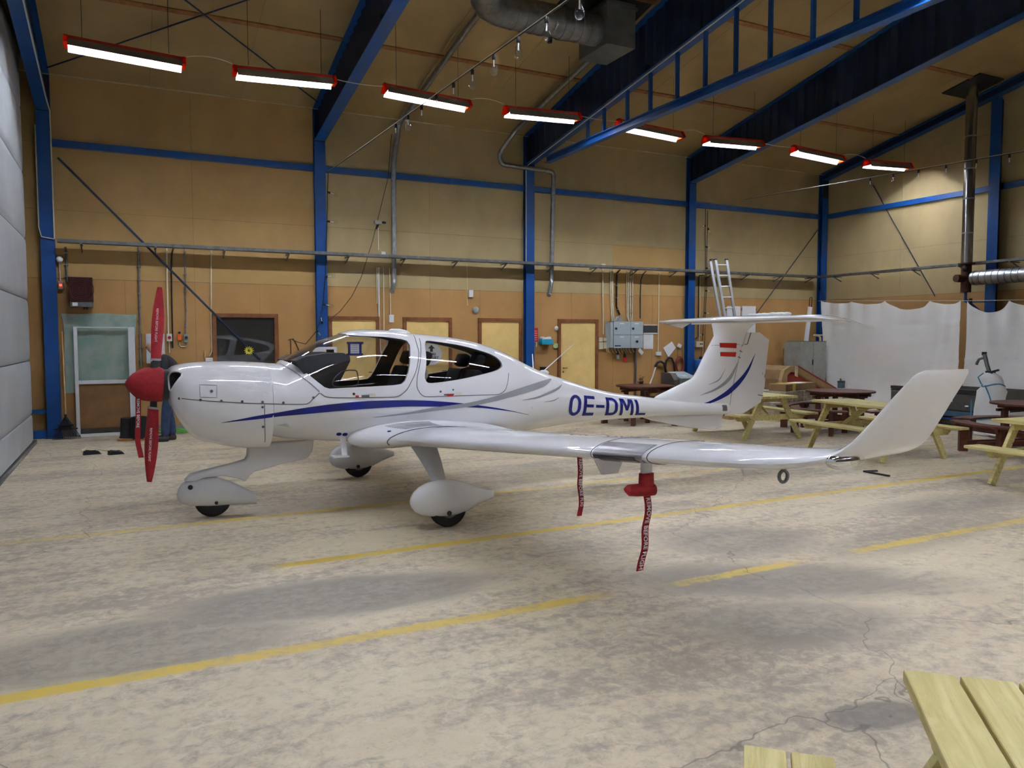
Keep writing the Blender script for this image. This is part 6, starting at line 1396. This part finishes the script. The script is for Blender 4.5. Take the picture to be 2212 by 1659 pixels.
loose_string('string of bulbs hanging right of the fourth column, two strands', [(13.204,4.997), (13.205,4.532), (13.214,4.008), (13.223,3.482), (13.217,2.918), (13.196,2.353), (13.175,1.833), (13.11,1.183)], [((13.212,4.556), (-1, -.2)), ((13.213,4.031), (.8, -.3)), ((13.223,3.482), (.7, .1)), ((13.217,2.918), (1, -.1)), ((13.196,2.353), (1, -.1)), ((13.175,1.81), (-1, -.2))], 15.45)
loose_string('second strand right of the fourth column, with one bulb', [(13.28,4.944), (13.281,4.478), (13.271,3.718), (13.276,3.014), (13.247,2.07), (13.228,1.359)], [((13.281,4.502), (.4, -.8))], 15.46)
fl = thing('plastic_flower', 'yellow plastic flower tied on the diagonal brace rod', 'flower', ((2.076,1.489)[0], 15.36, (2.076,1.489)[1])); bb = B(); rg = random.Random(6)
for k in range(14):
    a = k*.45; r = .085+.02*rg.random(); bb.add([Vector((0, 0, 0)), Vector((r*.6*math.cos(a+.2), -.02, r*.6*math.sin(a+.2))), Vector((r*math.cos(a), -.035, r*math.sin(a))), Vector((r*.6*math.cos(a-.2), -.02, r*.6*math.sin(a-.2)))], [(0, 1, 2, 3)])
obj('petals', bb, pm('yellow_petals', 'cfc43a', .6), fl, kind='stuff'); obj('heart', B().sphere((0, -.02, 0), .025, 8, 6), pm('plant_green', '55663a', .7, 0, .3), fl)
obj('floor_stick', B().beam(((8.367,6.71)[0], (8.367,6.71)[1], .012), ((8.365,6.341)[0], (8.365,6.341)[1], .012), .03, .02).beam(((8.367,6.71)[0], (8.367,6.71)[1], .012), ((8.549,6.656)[0], (8.549,6.656)[1], .012), .025, .02), M_seal, None, None, 'thin dark stick lying on the floor behind the wing tip', 'stick')
# cables strapped to frames
for k, (lb, pts) in enumerate((('white cable running along the underside of the leftmost rafter', [(-1.05, 15.32, 3.42), (-1.05, 15.32, 5.55), (-1.06, 14.6, 5.62), (-1.06, 11, 6.16)]), ('white cable on the left side of the leftmost column', [(-1.275, 15.34, 5.3), (-1.275, 15.34, 3.6), (-1.24, 15.34, 3.44), (-1.05, 15.34, 3.41)]), ('thin white cable along the third rafter and its column', [(X3-.118, 15.34, 3.4), (X3-.118, 15.34, 5.5), (X3-.09, 14.9, 5.60), (X3-.09, 8.5, 6.57)]))):
    rod('steel_cable', pts, .011, M_cable, lb, 'cable')
# ------------------------------------------------------------------ person, bent over by the wall, partly behind the propeller
def skinned(name, verts, edges, mats, sub=2):
    me = bpy.data.meshes.new(name); me.from_pydata([v[0] for v in verts], edges, []); o = bpy.data.objects.new(name, me); C.objects.link(o)
    md = o.modifiers.new('s', 'SKIN'); md.use_smooth_shade = True
    for i, v in enumerate(verts):
        r = v[1]; o.data.skin_vertices[0].data[i].radius = r if isinstance(r, tuple) else (r, r); o.data.skin_vertices[0].data[i].use_root = (i == 0)
    s = o.modifiers.new('u', 'SUBSURF'); s.levels = sub; s.render_levels = sub
    dg = bpy.context.evaluated_depsgraph_get(); dg.update(); out = bpy.data.meshes.new_from_object(o.evaluated_get(dg)); bpy.data.objects.remove(o); out.materials.clear()
    for q in mats: out.materials.append(q)
    out.polygons.foreach_set('use_smooth', [True]*len(out.polygons)); return out
pe = thing('person', 'person in dark jacket and blue jeans bending forward, half hidden by the propeller', 'person', (.525, 14.12, 0))
M_skin = pm('skin', 'c79a82', .6, 0, .06); M_jac = pm('dark_grey_jacket', '35343a', .8, 0, .15, 9); M_jean = pm('blue_jeans', '2f4466', .85, 0, .2, 14, .1); M_shoe = pm('dark_shoes', '2a2826', .6); M_hair = pm('grey_hair', '9a948c', .8)
# local frame: faces -x, y away from the camera
PV = [((.10, 0, .96), (.12, .16)), ((.12, 0, 1.08), (.12, .155)), ((.09, 0, 1.24), (.125, .17)), ((.02, 0, 1.39), (.11, .17)), ((-.05, 0, 1.46), (.06, .065)), ((-.115, 0, 1.50), (.06, .06)), ((-.155, 0, 1.545), (.085, .082)), ((-.165, 0, 1.60), (.088, .085)), ((-.15, 0, 1.645), (.06, .06))]
PE = [(i, i+1) for i in range(8)]
def limb(root, pts):
    p = root
    for v in pts: PV.append(v); PE.append((p, len(PV)-1)); p = len(PV)-1
    return p
for s in (-1, 1):
    limb(0, [((.10, s*.095, .90), .088), ((.05+.02*s, s*.10, .50), .06), ((.06+.05*s, s*.10, .28), .054), ((.07+.06*s, s*.10, .09), .04), ((.0+.06*s, s*.10, .045), (.036, .04)), ((-.09+.06*s, s*.105, .03), (.022, .036))])
    w = limb(3, [((.02, s*.19, 1.37), .055), ((.0, s*.22, 1.10), .043), ((-.10, s*.20, .98), .034), ((-.20, s*.17, 1.01), .027), ((-.25, s*.16, 1.02), (.018, .032))])
    for k in range(4): limb(w, [((-.285, s*.16+(k-1.5)*.018, 1.02), .009), ((-.315, s*.16+(k-1.5)*.019, 1.005-.002*k), .008), ((-.33, s*.16+(k-1.5)*.019, .985), .007)])
    limb(w, [((-.25, s*.125, 1.035), .011), ((-.28, s*.105, 1.03), .009)])
obj('body', skinned('body', PV, PE, [M_skin]), [], pe)
jv = [((.10, 0, .93), (.15, .19)), ((.125, 0, 1.08), (.148, .185)), ((.095, 0, 1.24), (.15, .195)), ((.03, 0, 1.39), (.128, .19)), ((-.03, 0, 1.45), (.078, .085))]; je = [(0, 1), (1, 2), (2, 3), (3, 4)]
for s in (-1, 1):
    p = 3
    for v in [((.03, s*.19, 1.37), .075), ((.005, s*.225, 1.10), .06), ((-.10, s*.205, .975), .050), ((-.175, s*.178, 1.0), .042)]: jv.append(v); je.append((p, len(jv)-1)); p = len(jv)-1
obj('jacket', skinned('jacket', jv, je, [M_jac]), [], pe)
tv = [((.10, 0, 1.0), (.135, .175)), ((.10, 0, .92), (.13, .17))]; te = [(0, 1)]
for s in (-1, 1):
    p = 1
    for v in [((.10, s*.095, .86), .10), ((.052+.02*s, s*.10, .50), .080), ((.065+.05*s, s*.10, .28), .074), ((.07+.06*s, s*.10, .07), .070)]: tv.append(v); te.append((p, len(tv)-1)); p = len(tv)-1
obj('jeans', skinned('jeans', tv, te, [M_jean]), [], pe)
for s in (-1, 1):
    x = .06*s; obj('shoe', B().loft([[(x+u, s*.10+w*math.cos(2*PI*j/12), max(.0, .045+h*math.sin(2*PI*j/12))) for j in range(12)] for u, w, h in ((.13, .02, .03), (.11, .042, .05), (.04, .05, .06), (-.06, .052, .048), (-.13, .045, .042), (-.17, .02, .03))]), M_shoe, pe, 60)
hd_ = obj('hair', B().loft([[(-.105+.055*k*math.cos(a), .097*k*math.sin(a), z) for a in [R(-115)+R(230)*j/11 for j in range(12)]] for z, k in ((1.50, .9), (1.54, 1.05), (1.58, 1.1), (1.62, .95))], cap=False, closed=False), M_hair, pe, 60)
obj('nose', B().loft([[(-.238-a+0*j, .014*k*math.cos(2*PI*j/8), z+.012*k*math.sin(2*PI*j/8)) for j in range(8)] for a, z, k in ((-.012, 1.555, 1.2), (.008, 1.535, 1.1), (.022, 1.522, .8), (.026, 1.518, .2))]), M_skin, pe, 60)
for s in (-1, 1):
    obj('ear', B().sphere((-.135, s*.088, 1.56), (.022, .01, .033), 10, 6), M_skin, pe, 60); obj('eye', B().sphere((-.236, s*.032, 1.572), (.009, .012, .009), 8, 6), M_black, pe, 60)
obj('mouth', B().box((-.236, -.022, 1.498), (-.228, .022, 1.503)), pm('lip', '8a544a', .6), pe)
